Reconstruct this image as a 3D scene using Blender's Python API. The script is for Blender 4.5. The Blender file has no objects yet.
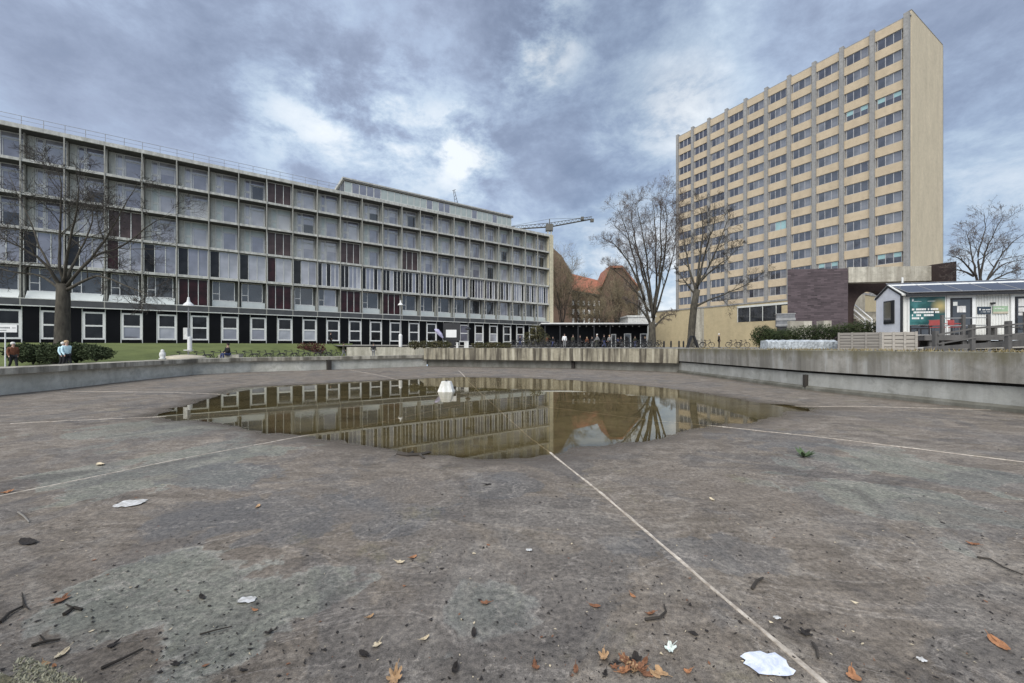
import bpy, bmesh, math, random
import numpy as np
from mathutils import Vector, Matrix, noise as mnoise

R = math.radians
rnd = random.Random(7)
scene = bpy.context.scene
col = scene.collection
FPX, CX, HY, EYE = 400.0, 512.0, 346.0, 2.0

def at(px, py, Y):
    """a point of the place at depth Y metres"""
    return Vector(((px - CX) / FPX * Y, Y, EYE + (HY - py) / FPX * Y))

# ------------------------------------------------------------------ materials
def new_mat(name):
    m = bpy.data.materials.new(name); m.use_nodes = True
    nt = m.node_tree
    return m, nt, nt.nodes['Principled BSDF']

def N(nt, t, **kw):
    n = nt.nodes.new(t)
    for k, v in kw.items():
        setattr(n, k, v)
    return n

def ramp(nt, fac, stops):
    r = N(nt, 'ShaderNodeValToRGB')
    e = r.color_ramp.elements
    while len(e) < len(stops): e.new(0.5)
    for i, (p, c) in enumerate(stops):
        e[i].position = p
        e[i].color = (*c, 1) if len(c) == 3 else c
    nt.links.new(fac, r.inputs[0])
    return r.outputs[0]

def noise_tex(nt, vec, scale, detail=6, rough=0.6, dist=0.0):
    n = N(nt, 'ShaderNodeTexNoise')
    n.inputs['Scale'].default_value = scale
    n.inputs['Detail'].default_value = detail
    n.inputs['Roughness'].default_value = rough
    n.inputs['Distortion'].default_value = dist
    if vec is not None: nt.links.new(vec, n.inputs['Vector'])
    return n.outputs['Fac']

def mapping(nt, scale=(1, 1, 1), rot=(0, 0, 0), coord='Object'):
    tc = N(nt, 'ShaderNodeTexCoord'); mp = N(nt, 'ShaderNodeMapping')
    mp.inputs['Scale'].default_value = scale
    mp.inputs['Rotation'].default_value = rot
    nt.links.new(tc.outputs[coord], mp.inputs['Vector'])
    return mp.outputs['Vector']

def mixc(nt, fac, a, b, mode='MIX'):
    m = N(nt, 'ShaderNodeMix', data_type='RGBA', blend_type=mode)
    for s, v in ((0, fac), (6, a), (7, b)):
        if hasattr(v, 'links'): nt.links.new(v, m.inputs[s])
        elif s == 0: m.inputs[0].default_value = v
        else: m.inputs[s].default_value = (*v, 1)
    return m.outputs[2]

def math_n(nt, op, a, b=None, clamp=False):
    m = N(nt, 'ShaderNodeMath', operation=op); m.use_clamp = clamp
    for i, v in ((0, a), (1, b)):
        if v is None: continue
        if hasattr(v, 'links'): nt.links.new(v, m.inputs[i])
        else: m.inputs[i].default_value = v
    return m.outputs[0]

def bump(nt, b, h, strength=0.3, dist=0.02):
    bp = N(nt, 'ShaderNodeBump')
    bp.inputs['Strength'].default_value = strength
    bp.inputs['Distance'].default_value = dist
    nt.links.new(h, bp.inputs['Height'])
    nt.links.new(bp.outputs[0], b.inputs['Normal'])

def simple(name, c, rough=0.7, var=0.25, scale=3.0, metal=0.0, stretch=(1, 1, 1), spec=0.5, bmp=0.0):
    m, nt, b = new_mat(name)
    v = mapping(nt, stretch)
    f = noise_tex(nt, v, scale, 6, 0.65)
    lo = tuple(x * (1 - var) for x in c); hi = tuple(min(1, x * (1 + var)) for x in c)
    nt.links.new(ramp(nt, f, [(0.3, lo), (0.7, hi)]), b.inputs['Base Color'])
    b.inputs['Roughness'].default_value = rough
    b.inputs['Metallic'].default_value = metal
    b.inputs['Specular IOR Level'].default_value = spec
    if bmp: bump(nt, b, f, bmp)
    return m

def stained(name, c, dark, streak=1.0, scale=1.5, rough=0.85, thr=(0.42, 0.62), light=None, moss=None):
    """concrete with water stains running down it"""
    m, nt, b = new_mat(name)
    v1 = mapping(nt, (scale, scale, scale * 0.06)); v2 = mapping(nt, (1, 1, 1))
    s = noise_tex(nt, v1, 2.2, 8, 0.6, 0.0)
    g = noise_tex(nt, v2, 0.9, 6, 0.6)
    f = noise_tex(nt, v2, 28, 4, 0.7)
    base = mixc(nt, f, tuple(x * 0.8 for x in c), tuple(x * 1.15 for x in c))
    mo = noise_tex(nt, v2, 2.6, 9, 0.7, 0.5)
    base = mixc(nt, 0.8, base, ramp(nt, mo, [(0.3, (0.55, 0.55, 0.53)), (0.5, (1, 1, 1)), (0.7, (1.25, 1.25, 1.25))]), 'MULTIPLY')
    if light:
        s2 = noise_tex(nt, mapping(nt, (scale * 1.3, scale * 1.3, scale * 0.07)), 3.1, 5, 0.6)
        base = mixc(nt, ramp(nt, s2, [(0.5, (0, 0, 0)), (0.68, (1, 1, 1))]), base, light)
    k = ramp(nt, s, [(thr[0], (1, 1, 1)), (thr[1], (0, 0, 0))])
    k = math_n(nt, 'MULTIPLY', k, streak)
    c1 = mixc(nt, k, base, dark)
    c2 = mixc(nt, math_n(nt, 'MULTIPLY', ramp(nt, g, [(0.5, (0, 0, 0)), (0.75, (1, 1, 1))]), 0.5), c1, tuple((x + y) / 2 for x, y in zip(c, dark)))
    if moss:
        # lichen creeping down from the upper edge
        tcz = N(nt, 'ShaderNodeTexCoord'); sz = N(nt, 'ShaderNodeSeparateXYZ'); nt.links.new(tcz.outputs['Object'], sz.inputs[0])
        up_ = math_n(nt, 'ADD', math_n(nt, 'MULTIPLY', math_n(nt, 'SUBTRACT', sz.outputs[2], moss[0]), moss[1]), math_n(nt, 'MULTIPLY', math_n(nt, 'SUBTRACT', noise_tex(nt, mapping(nt, (1, 1, .5)), 1.7, 10, 0.7), 0.5), 3.2))
        c2 = mixc(nt, math_n(nt, 'MULTIPLY', ramp(nt, up_, [(0.0, (0, 0, 0)), (0.9, (1, 1, 1))]), 0.8), c2, moss[2])
    nt.links.new(c2, b.inputs['Base Color'])
    b.inputs['Roughness'].default_value = rough
    bump(nt, b, f, 0.25, 0.02)
    return m

def bricky(name, c1, c2, mortar, sx=4.0, brick_w=0.5, row_h=0.25, vertical_axis=True, rough=0.9, msize=0.02):
    m, nt, b = new_mat(name)
    tc = N(nt, 'ShaderNodeTexCoord')
    sep = N(nt, 'ShaderNodeSeparateXYZ'); nt.links.new(tc.outputs['Object'], sep.inputs[0])
    cmb = N(nt, 'ShaderNodeCombineXYZ')
    nt.links.new(math_n(nt, 'ADD', sep.outputs[0], sep.outputs[1]), cmb.inputs[0])
    nt.links.new(sep.outputs[2], cmb.inputs[1])
    br = N(nt, 'ShaderNodeTexBrick')
    br.inputs['Color1'].default_value = (*c1, 1); br.inputs['Color2'].default_value = (*c2, 1)
    br.inputs['Mortar'].default_value = (*mortar, 1)
    br.inputs['Scale'].default_value = sx
    br.inputs['Brick Width'].default_value = brick_w; br.inputs['Row Height'].default_value = row_h
    br.inputs['Mortar Size'].default_value = msize
    nt.links.new(cmb.outputs[0], br.inputs['Vector'])
    g = noise_tex(nt, mapping(nt, (1, 1, 0.35)), 0.5, 7, 0.65)
    cc = mixc(nt, ramp(nt, g, [(0.3, (0, 0, 0)), (0.75, (1, 1, 1))]), br.outputs[0], tuple(x * 0.72 for x in c1), 'MIX')
    mo = noise_tex(nt, mapping(nt, (1, 1, 1)), 1.4, 9, 0.7)
    cc = mixc(nt, 0.8, cc, ramp(nt, mo, [(0.3, (0.86, 0.86, 0.86)), (0.5, (1, 1, 1)), (0.7, (1.1, 1.1, 1.1))]), 'MULTIPLY')
    nt.links.new(cc, b.inputs['Base Color'])
    b.inputs['Roughness'].default_value = rough
    return m

def glassy(name, c, rough=0.04, ior=1.7, var=0.3, scale=0.8):
    m, nt, b = new_mat(name)
    v = mapping(nt, (1, 1, 1))
    f = noise_tex(nt, v, scale, 3, 0.5)
    nt.links.new(ramp(nt, f, [(0.35, tuple(x * (1 - var) for x in c)), (0.65, tuple(min(1, x * (1 + var)) for x in c))]), b.inputs['Base Color'])
    b.inputs['Roughness'].default_value = rough
    b.inputs['IOR'].default_value = ior
    return m

M = {}
M['frame_grey'] = simple('frame_grey', (0.30, 0.295, 0.26), 0.6, 0.2, 2)
M['slab'] = stained('slab_edge', (0.56, 0.56, 0.52), (0.25, 0.25, 0.23), 0.5, 1.2)
M['soffit_shade'] = simple('soffit_shade', (0.055, 0.054, 0.05), 0.9, 0.2, 1)  # shade under the slabs is put into this dark colour
M['pier'] = stained('pier_plaster', (0.52, 0.53, 0.48), (0.32, 0.32, 0.29), 0.5, 1.5)
M['fin'] = stained('fin_concrete', (0.38, 0.38, 0.34), (0.2, 0.2, 0.18), 0.55, 1.5)
M['roof'] = simple('roof_felt', (0.10, 0.10, 0.10), 0.9, 0.2, 1)
M['cream'] = stained('cream_pier', (0.60, 0.55, 0.40), (0.38, 0.34, 0.24), 0.4, 1.0)
M['white_frame'] = simple('white_frame', (0.72, 0.72, 0.70), 0.45, 0.08, 2)
M['grey_frame'] = simple('grey_frame', (0.60, 0.61, 0.58), 0.5, 0.12, 2)
M['black_panel'] = glassy('black_panel', (0.004, 0.004, 0.005), 0.35, 1.25, 0.3)
M['dark_band'] = simple('dark_band', (0.06, 0.062, 0.065), 0.5, 0.25, 1.5)
M['glass_a'] = glassy('glass_blind_sky_pale', (0.31, 0.31, 0.335), 0.04, 2.2, 0.25, 0.6)  # pale blinds, and reflected sky painted into the pane colour
M['glass_b'] = glassy('glass_sky_lilac', (0.165, 0.165, 0.20), 0.035, 2.3, 0.3, 0.5)  # lilac reflection of the sky painted into the pane colour
M['glass_c'] = glassy('glass_dark', (0.03, 0.032, 0.036), 0.04, 1.9, 0.5, 0.7)
M['glass_in'] = glassy('glass_interior', (0.012, 0.012, 0.013), 0.05, 1.42, 0.6, 0.9)
M['glass_d'] = glassy('glass_bright', (0.46, 0.47, 0.48), 0.08, 1.6, 0.12, 0.6)
M['glass_red'] = glassy('panel_oxblood', (0.028, 0.007, 0.009), 0.3, 1.4, 0.5, 1.0)
M['glass_brown'] = glassy('panel_brown', (0.065, 0.045, 0.044), 0.3, 1.4, 0.3, 1.0)
M['glass_green'] = glassy('glass_green', (0.40, 0.45, 0.43), 0.12, 1.5, 0.15, 0.5)
M['sill'] = glassy('sill_panel', (0.60, 0.64, 0.62), 0.25, 1.5, 0.12, 0.5)
M['tower_brick'] = bricky('tower_brick', (0.62, 0.535, 0.385), (0.56, 0.475, 0.335), (0.52, 0.455, 0.345), 4.0)
M['spandrel'] = bricky('spandrel_brick', (0.60, 0.49, 0.345), (0.53, 0.425, 0.29), (0.48, 0.41, 0.305), 4.0)
M['pilaster'] = stained('pilaster_concrete', (0.31, 0.305, 0.295), (0.19, 0.185, 0.178), 0.5, 0.8)
M['tower_glass'] = glassy('tower_glass', (0.050, 0.052, 0.068), 0.05, 2.1, 0.5, 0.4)
M['tower_glass2'] = glassy('tower_glass_grey', (0.15, 0.155, 0.175), 0.05, 2.0, 0.4, 0.4)
M['tower_cyan'] = glassy('tower_blind_cyan', (0.30, 0.46, 0.47), 0.15, 1.5, 0.15, 0.4)
M['tower_frame'] = simple('tower_frame', (0.40, 0.40, 0.41), 0.5, 0.15, 2)
M['podium'] = bricky('podium_brick', (0.55, 0.46, 0.29), (0.48, 0.39, 0.23), (0.43, 0.36, 0.24), 4.0)
M['purple'] = bricky('purple_clinker', (0.135, 0.102, 0.112), (0.022, 0.016, 0.019), (0.07, 0.06, 0.062), 1.0, 0.62, 0.16)
M['dark_brick'] = bricky('dark_clinker', (0.06, 0.036, 0.032), (0.035, 0.022, 0.021), (0.07, 0.055, 0.05), 3.0, 0.5, 0.2)
M['beam'] = stained('beam_concrete', (0.52, 0.49, 0.41), (0.17, 0.15, 0.12), 0.6, 0.7)
M['fascia_back'] = stained('basin_wall_stained', (0.31, 0.28, 0.21), (0.06, 0.05, 0.038), 0.95, 1.3, 0.9, (0.42, 0.58), (0.46, 0.43, 0.34), (1.72, 3.0, (0.07, 0.062, 0.035)))
M['fascia_right'] = stained('basin_wall_grey', (0.33, 0.315, 0.285), (0.14, 0.13, 0.11), 0.8, 0.9, 0.9, (0.38, 0.62), (0.40, 0.40, 0.38), (1.40, 2.0, (0.135, 0.122, 0.072)))
M['wall_left'] = stained('basin_wall_pale', (0.60, 0.59, 0.53), (0.33, 0.32, 0.27), 0.5, 0.35, 0.9, (0.38, 0.62))
M['recess_wall'] = stained('recess_wall', (0.34, 0.33, 0.29), (0.16, 0.15, 0.125), 0.6, 0.5, 0.9)
M['cap_left'] = stained('basin_cap', (0.46, 0.43, 0.36), (0.10, 0.09, 0.07), 0.9, 0.7, 0.9, (0.42, 0.6))
M['low_wall'] = stained('basin_wall_low', (0.40, 0.40, 0.375), (0.22, 0.22, 0.195), 0.5, 0.6, 0.9, (0.36, 0.6), (0.44, 0.44, 0.42))
M['skirt'] = stained('skirting', (0.19, 0.185, 0.16), (0.08, 0.075, 0.055), 0.7, 0.6, 0.6)
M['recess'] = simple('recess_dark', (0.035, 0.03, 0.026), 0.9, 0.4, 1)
M['retaining'] = stained('retaining_wall', (0.46, 0.44, 0.37), (0.2, 0.19, 0.15), 0.6, 1.0, 0.9)
M['paving'] = simple('paving', (0.22, 0.21, 0.19), 0.85, 0.25, 0.7)
M['bark'] = simple('bark', (0.062, 0.055, 0.042), 0.95, 0.6, 5, stretch=(1, 1, .35), bmp=0.8)
M['bark_dark'] = simple('bark_dark', (0.05, 0.043, 0.036), 0.95, 0.4, 3, stretch=(1, 1, .2))
M['twig'] = simple('twig', (0.115, 0.09, 0.078), 0.95, 0.3, 1)
M['twig_brown'] = simple('twig_brown', (0.20, 0.165, 0.105), 0.95, 0.35, .4)
M['moss_bark'] = simple('moss_bark', (0.12, 0.10, 0.045), 0.95, 0.35, 1.2)
M['metal_dark'] = simple('metal_dark', (0.02, 0.02, 0.022), 0.45, 0.3, 3)
M['metal_grey'] = simple('metal_grey', (0.28, 0.28, 0.28), 0.45, 0.2, 3, metal=0.3)
M['container'] = simple('container_paint', (0.16, 0.165, 0.175), 0.5, 0.3, 3)
M['white_paint'] = simple('white_paint', (0.75, 0.75, 0.73), 0.5, 0.08, 3)
M['white_dirty'] = stained('white_dirty', (0.72, 0.72, 0.70), (0.42, 0.42, 0.38), 0.5, 2.0, 0.7)
M['tan_stone'] = simple('tan_stone', (0.47, 0.42, 0.33), 0.9, 0.2, 2)
M['red_tile'] = simple('red_tile', (0.32, 0.13, 0.08), 0.8, 0.25, 0.8)
M['red_brick'] = bricky('red_brick', (0.155, 0.098, 0.068), (0.12, 0.076, 0.053), (0.17, 0.135, 0.105), 3.0)
M['crane'] = simple('crane_paint', (0.10, 0.095, 0.08), 0.5, 0.25, 1)
M['crane_mast'] = simple('crane_mast', (0.60, 0.56, 0.42), 0.5, 0.15, 1)
M['timber'] = simple('timber_grey', (0.25, 0.23, 0.205), 0.85, 0.3, 4, stretch=(.3, .3, 6))
M['timber_pale'] = simple('timber_pale', (0.36, 0.33, 0.29), 0.85, 0.3, 4, stretch=(.3, .3, 6))
M['timber_dark'] = simple('timber_dark', (0.10, 0.095, 0.09), 0.8, 0.3, 3, stretch=(1, 1, .3))
M['deck'] = simple('deck_boards', (0.38, 0.36, 0.32), 0.8, 0.2, 2)
M['cladding'] = simple('cladding_light', (0.68, 0.68, 0.65), 0.6, 0.08, 2)
M['cladding_gable'] = simple('cladding_gable', (0.80, 0.80, 0.83), 0.6, 0.08, 2)
M['solar'] = glassy('solar_cell', (0.022, 0.023, 0.038), 0.12, 1.6, 0.2, 0.5)
M['red_seat'] = simple('red_seat', (0.42, 0.085, 0.08), 0.5, 0.1, 3)
M['poster'] = None
M['navy'] = simple('navy_sign', (0.025, 0.04, 0.06), 0.5, 0.15, 2)
M['green_sign'] = simple('green_sign', (0.30, 0.42, 0.28), 0.5, 0.15, 6)
M['sign_ink'] = simple('sign_ink', (0.10, 0.11, 0.11), 0.6, 0.1, 2)
M['skin'] = simple('skin', (0.52, 0.33, 0.25), 0.6, 0.08, 6)
M['hair_dark'] = simple('hair_dark', (0.025, 0.018, 0.013), 0.7, 0.3, 20)
M['hair_blond'] = simple('hair_blond', (0.48, 0.34, 0.2), 0.7, 0.2, 20)
M['hair_white'] = simple('hair_white', (0.68, 0.66, 0.62), 0.7, 0.1, 20)
for nm, c in (('cloth_black', (0.010, 0.010, 0.012)), ('cloth_blue', (0.52, 0.72, 0.78)), ('cloth_brown', (0.14, 0.05, 0.022)),
              ('cloth_jeans', (0.05, 0.065, 0.16)), ('cloth_grey', (0.22, 0.22, 0.22)), ('cloth_white', (0.75, 0.75, 0.75)),
              ('cloth_olive', (0.05, 0.05, 0.03)), ('cloth_red', (0.30, 0.03, 0.03)), ('cloth_lilac', (0.42, 0.40, 0.55))):
    M[nm] = simple(nm, c, 0.85, 0.2, 8)
M['paper'] = stained('paper', (0.72, 0.72, 0.72), (0.36, 0.34, 0.30), 0.7, 9.0, 0.8)
M['rubber'] = simple('rubber', (0.012, 0.012, 0.012), 0.7, 0.2, 4)
M['cone_white'] = stained('cone_white', (0.80, 0.80, 0.78), (0.5, 0.49, 0.42), 0.5, 3.0, 0.6)
M['joint'] = stained('joint_filler', (0.68, 0.61, 0.52), (0.26, 0.21, 0.165), 0.8, 5.0, 0.9, (0.38, 0.62))
M['foil'] = simple('foil', (0.42, 0.45, 0.47), 0.4, 0.5, 9, bmp=0.6)
for nm, c in (('leaf_tan', (0.44, 0.28, 0.15)), ('leaf_cream', (0.62, 0.52, 0.36)), ('leaf_orange', (0.38, 0.18, 0.085)),
              ('leaf_brown', (0.22, 0.10, 0.05)), ('leaf_black', (0.022, 0.017, 0.014)), ('leaf_pale', (0.68, 0.74, 0.68)), ('leaf_green', (0.07, 0.105, 0.045))):
    M[nm] = simple(nm, c, 0.75, 0.3, 25, bmp=0.2)

def leafmat(name, a, b_):
    m, nt, b = new_mat(name)
    f = noise_tex(nt, mapping(nt), 1.3, 5, 0.7)
    nt.links.new(ramp(nt, f, [(0.3, a), (0.7, b_)]), b.inputs['Base Color'])
    b.inputs['Roughness'].default_value = 0.75
    b.inputs['Specular IOR Level'].default_value = 0.2
    return m
M['bush'] = leafmat('bush_leaf', (0.012, 0.022, 0.009), (0.05, 0.065, 0.022))
M['bush_left'] = leafmat('bush_left_leaf', (0.018, 0.028, 0.012), (0.07, 0.09, 0.04))
M['rim_moss'] = leafmat('rim_moss', (0.10, 0.095, 0.05), (0.42, 0.41, 0.32))
M['dry'] = leafmat('dry_grass', (0.12, 0.10, 0.045), (0.36, 0.29, 0.16))
M['shrub_red'] = leafmat('shrub_red', (0.06, 0.02, 0.018), (0.12, 0.05, 0.04))
M['ivy'] = leafmat('ivy', (0.03, 0.04, 0.014), (0.12, 0.10, 0.05))

def grass_mat():
    m, nt, b = new_mat('lawn_grass')
    f = noise_tex(nt, mapping(nt), 0.35, 8, 0.7); g = noise_tex(nt, mapping(nt), 14, 4, 0.7)
    c = ramp(nt, f, [(0.3, (0.085, 0.115, 0.03)), (0.7, (0.19, 0.23, 0.07))])
    c = mixc(nt, math_n(nt, 'MULTIPLY', g, .6), c, (0.09, 0.10, 0.04))
    nt.links.new(c, b.inputs['Base Color']); b.inputs['Roughness'].default_value = 0.9
    bump(nt, b, g, 0.6, 0.05)
    return m
M['lawn'] = grass_mat()

def floor_mat():
    m, nt, b = new_mat('basin_concrete')
    v = mapping(nt)
    at_ = N(nt, 'ShaderNodeAttribute', attribute_name='wet')
    sepw = N(nt, 'ShaderNodeSeparateColor'); nt.links.new(at_.outputs['Color'], sepw.inputs[0])
    depth, damp = sepw.outputs[0], sepw.outputs[1]
    # large blotches with clear borders: silt films dried in tongues
    wob = noise_tex(nt, v, 0.55, 9, 0.62, 1.4)
    wob2 = noise_tex(nt, mapping(nt, (1, 1, 1), (0, 0, 0.7)), 0.33, 10, 0.6, 0.7)
    mid = noise_tex(nt, mapping(nt, (1.0, 2.2, 1)), 1.6, 8, 0.68, 1.2)
    fine = noise_tex(nt, v, 22, 6, 0.75)
    grit = noise_tex(nt, v, 120, 3, 0.8)
    base = ramp(nt, mid, [(0.30, (0.118, 0.099, 0.080)), (0.5, (0.196, 0.167, 0.138)), (0.70, (0.29, 0.252, 0.212))])
    wob3 = noise_tex(nt, v, 0.95, 10, 0.56, 0.3)
    def stain(x, y, r_):
        # algae film with an outline of its own
        dn = N(nt, 'ShaderNodeVectorMath', operation='DISTANCE'); dn.inputs[1].default_value = (x, y, 0); nt.links.new(v, dn.inputs[0])
        return math_n(nt, 'SUBTRACT', math_n(nt, 'ADD', dn.outputs['Value'], math_n(nt, 'MULTIPLY', math_n(nt, 'SUBTRACT', wob3, 0.5), 5.0 * r_)), r_)
    sts = [stain(*q) for q in ((-1.75, 3.15, .62), (-2.9, 3.2, .5), (4.9, 5.3, 1.0), (-.1, 3.0, .35), (6.3, 6.6, 1.1), (-5.5, 6.6, 1.3), (-8.5, 9.5, 1.5), (2.2, 10.0, .8))]
    mn = sts[0]
    for q in sts[1:]: mn = math_n(nt, 'MINIMUM', mn, q)
    green = ramp(nt, mn, [(0.0, (1, 1, 1)), (0.05, (0, 0, 0))])
    grim = ramp(nt, math_n(nt, 'ABSOLUTE', mn), [(0.0, (1, 1, 1)), (0.05, (0, 0, 0))])
    base = mixc(nt, math_n(nt, 'MULTIPLY', green, 0.55), base, mixc(nt, fine, (0.15, 0.165, 0.14), (0.30, 0.325, 0.28)))
    wet_ = [stain(*q) for q in ((-3.3, 4.75, .62), (-2.3, 4.55, .6), (-1.4, 4.4, .4), (1.6, 3.7, .5), (-.2, 5.6, .5), (5.8, 8.5, 1.0), (-4.4, 6.2, .7))]
    mw = wet_[0]
    for q in wet_[1:]: mw = math_n(nt, 'MINIMUM', mw, q)
    wetp = ramp(nt, mw, [(0.0, (1, 1, 1)), (0.06, (0, 0, 0))])
    base = mixc(nt, math_n(nt, 'MULTIPLY', wetp, 0.6), base, (0.128, 0.128, 0.130))
    base = mixc(nt, math_n(nt, 'MULTIPLY', math_n(nt, 'MULTIPLY', grim, mid), 1.1), base, (0.38, 0.36, 0.32))
    dkp = ramp(nt, noise_tex(nt, mapping(nt, (1, 1, 1), (0, 0, 1.1)), 0.45, 10, 0.62, 0.9), [(0.52, (0, 0, 0)), (0.545, (1, 1, 1))])
    base = mixc(nt, math_n(nt, 'MULTIPLY', dkp, 0.42), base, (0.125, 0.122, 0.122))
    rim = ramp(nt, wob2, [(0.47, (0, 0, 0)), (0.49, (1, 1, 1)), (0.515, (0, 0, 0))])
    base = mixc(nt, math_n(nt, 'MULTIPLY', math_n(nt, 'MULTIPLY', rim, mid), 0.55), base, (0.34, 0.31, 0.27))
    warm = ramp(nt, wob, [(0.5, (0, 0, 0)), (0.62, (1, 1, 1))])
    ln_ = math_n(nt, 'ABSOLUTE', math_n(nt, 'SUBTRACT', noise_tex(nt, mapping(nt, (1, 1.5, 1), (0, 0, .4)), 0.7, 10, 0.62, 1.2), 0.5))
    base = mixc(nt, math_n(nt, 'MULTIPLY', math_n(nt, 'MULTIPLY', ramp(nt, ln_, [(0.0, (1, 1, 1)), (0.012, (0, 0, 0))]), fine), 0.8), base, (0.40, 0.36, 0.32))
    base = mixc(nt, math_n(nt, 'MULTIPLY', warm, 0.5), base, (0.180, 0.152, 0.127))
    dk = ramp(nt, wob, [(0.36, (1, 1, 1)), (0.46, (0, 0, 0))])
    base = mixc(nt, math_n(nt, 'MULTIPLY', dk, 0.55), base, (0.088, 0.080, 0.077))
    moss = noise_tex(nt, mapping(nt, (1, 1, 1), (0, 0, 2.0)), 0.9, 10, 0.7, 0.4)
    base = mixc(nt, math_n(nt, 'MULTIPLY', ramp(nt, moss, [(0.60, (0, 0, 0)), (0.72, (1, 1, 1))]), 0.6), base, (0.20, 0.175, 0.105))
    base = mixc(nt, 0.85, base, ramp(nt, fine, [(0.28, (0.3, 0.3, 0.3)), (0.5, (1, 1, 1)), (0.72, (1.7, 1.66, 1.58))]), 'MULTIPLY')
    base = mixc(nt, 0.8, base, ramp(nt, grit, [(0.3, (0.35, 0.35, 0.35)), (0.55, (1.1, 1.1, 1.1)), (0.75, (1.5, 1.5, 1.5))]), 'MULTIPLY')
    # hair-fine cracks
    vo = N(nt, 'ShaderNodeTexVoronoi', feature='DISTANCE_TO_EDGE'); vo.inputs['Scale'].default_value = 0.42
    wv = N(nt, 'ShaderNodeVectorMath', operation='ADD')
    wn = N(nt, 'ShaderNodeTexNoise'); wn.inputs['Scale'].default_value = 1.6; wn.inputs['Detail'].default_value = 6
    nt.links.new(v, wn.inputs['Vector']); nt.links.new(v, wv.inputs[0]); nt.links.new(wn.outputs['Color'], wv.inputs[1])
    nt.links.new(wv.outputs[0], vo.inputs['Vector'])
    crack = ramp(nt, vo.outputs['Distance'], [(0.0, (1, 1, 1)), (0.006, (0, 0, 0))])
    base = mixc(nt, math_n(nt, 'MULTIPLY', math_n(nt, 'MULTIPLY', crack, warm), 0.5), base, (0.05, 0.04, 0.035))
    # damp rim and silt under the puddle
    base = mixc(nt, damp, base, (0.085, 0.067, 0.050))
    silt = ramp(nt, noise_tex(nt, v, 0.8, 8, 0.65, 0.6), [(0.35, (0.18, 0.168, 0.125)), (0.65, (0.37, 0.342, 0.265))])
    base = mixc(nt, depth, base, silt)
    nt.links.new(base, b.inputs['Base Color'])
    rr = ramp(nt, noise_tex(nt, v, 0.8, 6, 0.65, 0.8), [(0.32, (0.55, 0.55, 0.55)), (0.62, (0.9, 0.9, 0.9))])
    rr = mixc(nt, damp, rr, (0.16, 0.16, 0.16))
    nt.links.new(rr, b.inputs['Roughness'])
    b.inputs['Specular IOR Level'].default_value = 0.22
    h = math_n(nt, 'ADD', math_n(nt, 'MULTIPLY', fine, 0.7), math_n(nt, 'MULTIPLY', grit, 0.5))
    bump(nt, b, h, 0.8, 0.008)
    return m
M['floor'] = floor_mat()

def water_mat():
    m = bpy.data.materials.new('puddle_water'); m.use_nodes = True
    nt = m.node_tree; nt.nodes.clear()
    out = N(nt, 'ShaderNodeOutputMaterial'); mx = N(nt, 'ShaderNodeMixShader')
    tr = N(nt, 'ShaderNodeBsdfTransparent'); tr.inputs[0].default_value = (0.80, 0.74, 0.58, 1)
    gl = N(nt, 'ShaderNodeBsdfGlossy'); gl.inputs['Roughness'].default_value = 0.008
    gl.inputs['Color'].default_value = (0.93, 0.91, 0.85, 1)
    fr = N(nt, 'ShaderNodeFresnel'); fr.inputs[0].default_value = 1.40
    v = mapping(nt, (1.0, 1.0, 1))
    n1 = noise_tex(nt, v, 9, 3, 0.5)
    zone = ramp(nt, noise_tex(nt, v, 0.22, 3, 0.5), [(0.5, (0.05, 0.05, 0.05)), (0.66, (1, 1, 1))])
    bp = N(nt, 'ShaderNodeBump'); bp.inputs['Distance'].default_value = 0.004
    nt.links.new(math_n(nt, 'MULTIPLY', zone, 0.22), bp.inputs['Strength'])
    nt.links.new(n1, bp.inputs['Height'])
    nt.links.new(bp.outputs[0], gl.inputs['Normal'])
    nt.links.new(fr.outputs[0], mx.inputs[0])
    nt.links.new(tr.outputs[0], mx.inputs[1]); nt.links.new(gl.outputs[0], mx.inputs[2])
    nt.links.new(mx.outputs[0], out.inputs[0])
    return m
M['water'] = water_mat()

def poster_mat():
    m, nt, b = new_mat('poster_print')
    tc = N(nt, 'ShaderNodeTexCoord')
    f = noise_tex(nt, tc.outputs['Object'], 1.1, 3, 0.5)
    c = ramp(nt, f, [(0.3, (0.01, 0.03, 0.05)), (0.48, (0.02, 0.09, 0.085)), (0.6, (0.06, 0.2, 0.2)), (0.72, (0.02, 0.07, 0.06))])
    d = N(nt, 'ShaderNodeVectorMath', operation='DISTANCE'); d.inputs[1].default_value = (1.75, 0, 1.7)
    nt.links.new(tc.outputs['Object'], d.inputs[0])
    k = ramp(nt, d.outputs['Value'], [(0.05, (.8, .8, .8)), (0.5, (0, 0, 0))])
    c = mixc(nt, k, c, (0.55, 0.42, 0.16))
    nt.links.new(c, b.inputs['Base Color']); b.inputs['Roughness'].default_value = 0.25
    return m
M['poster'] = poster_mat()

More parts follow.
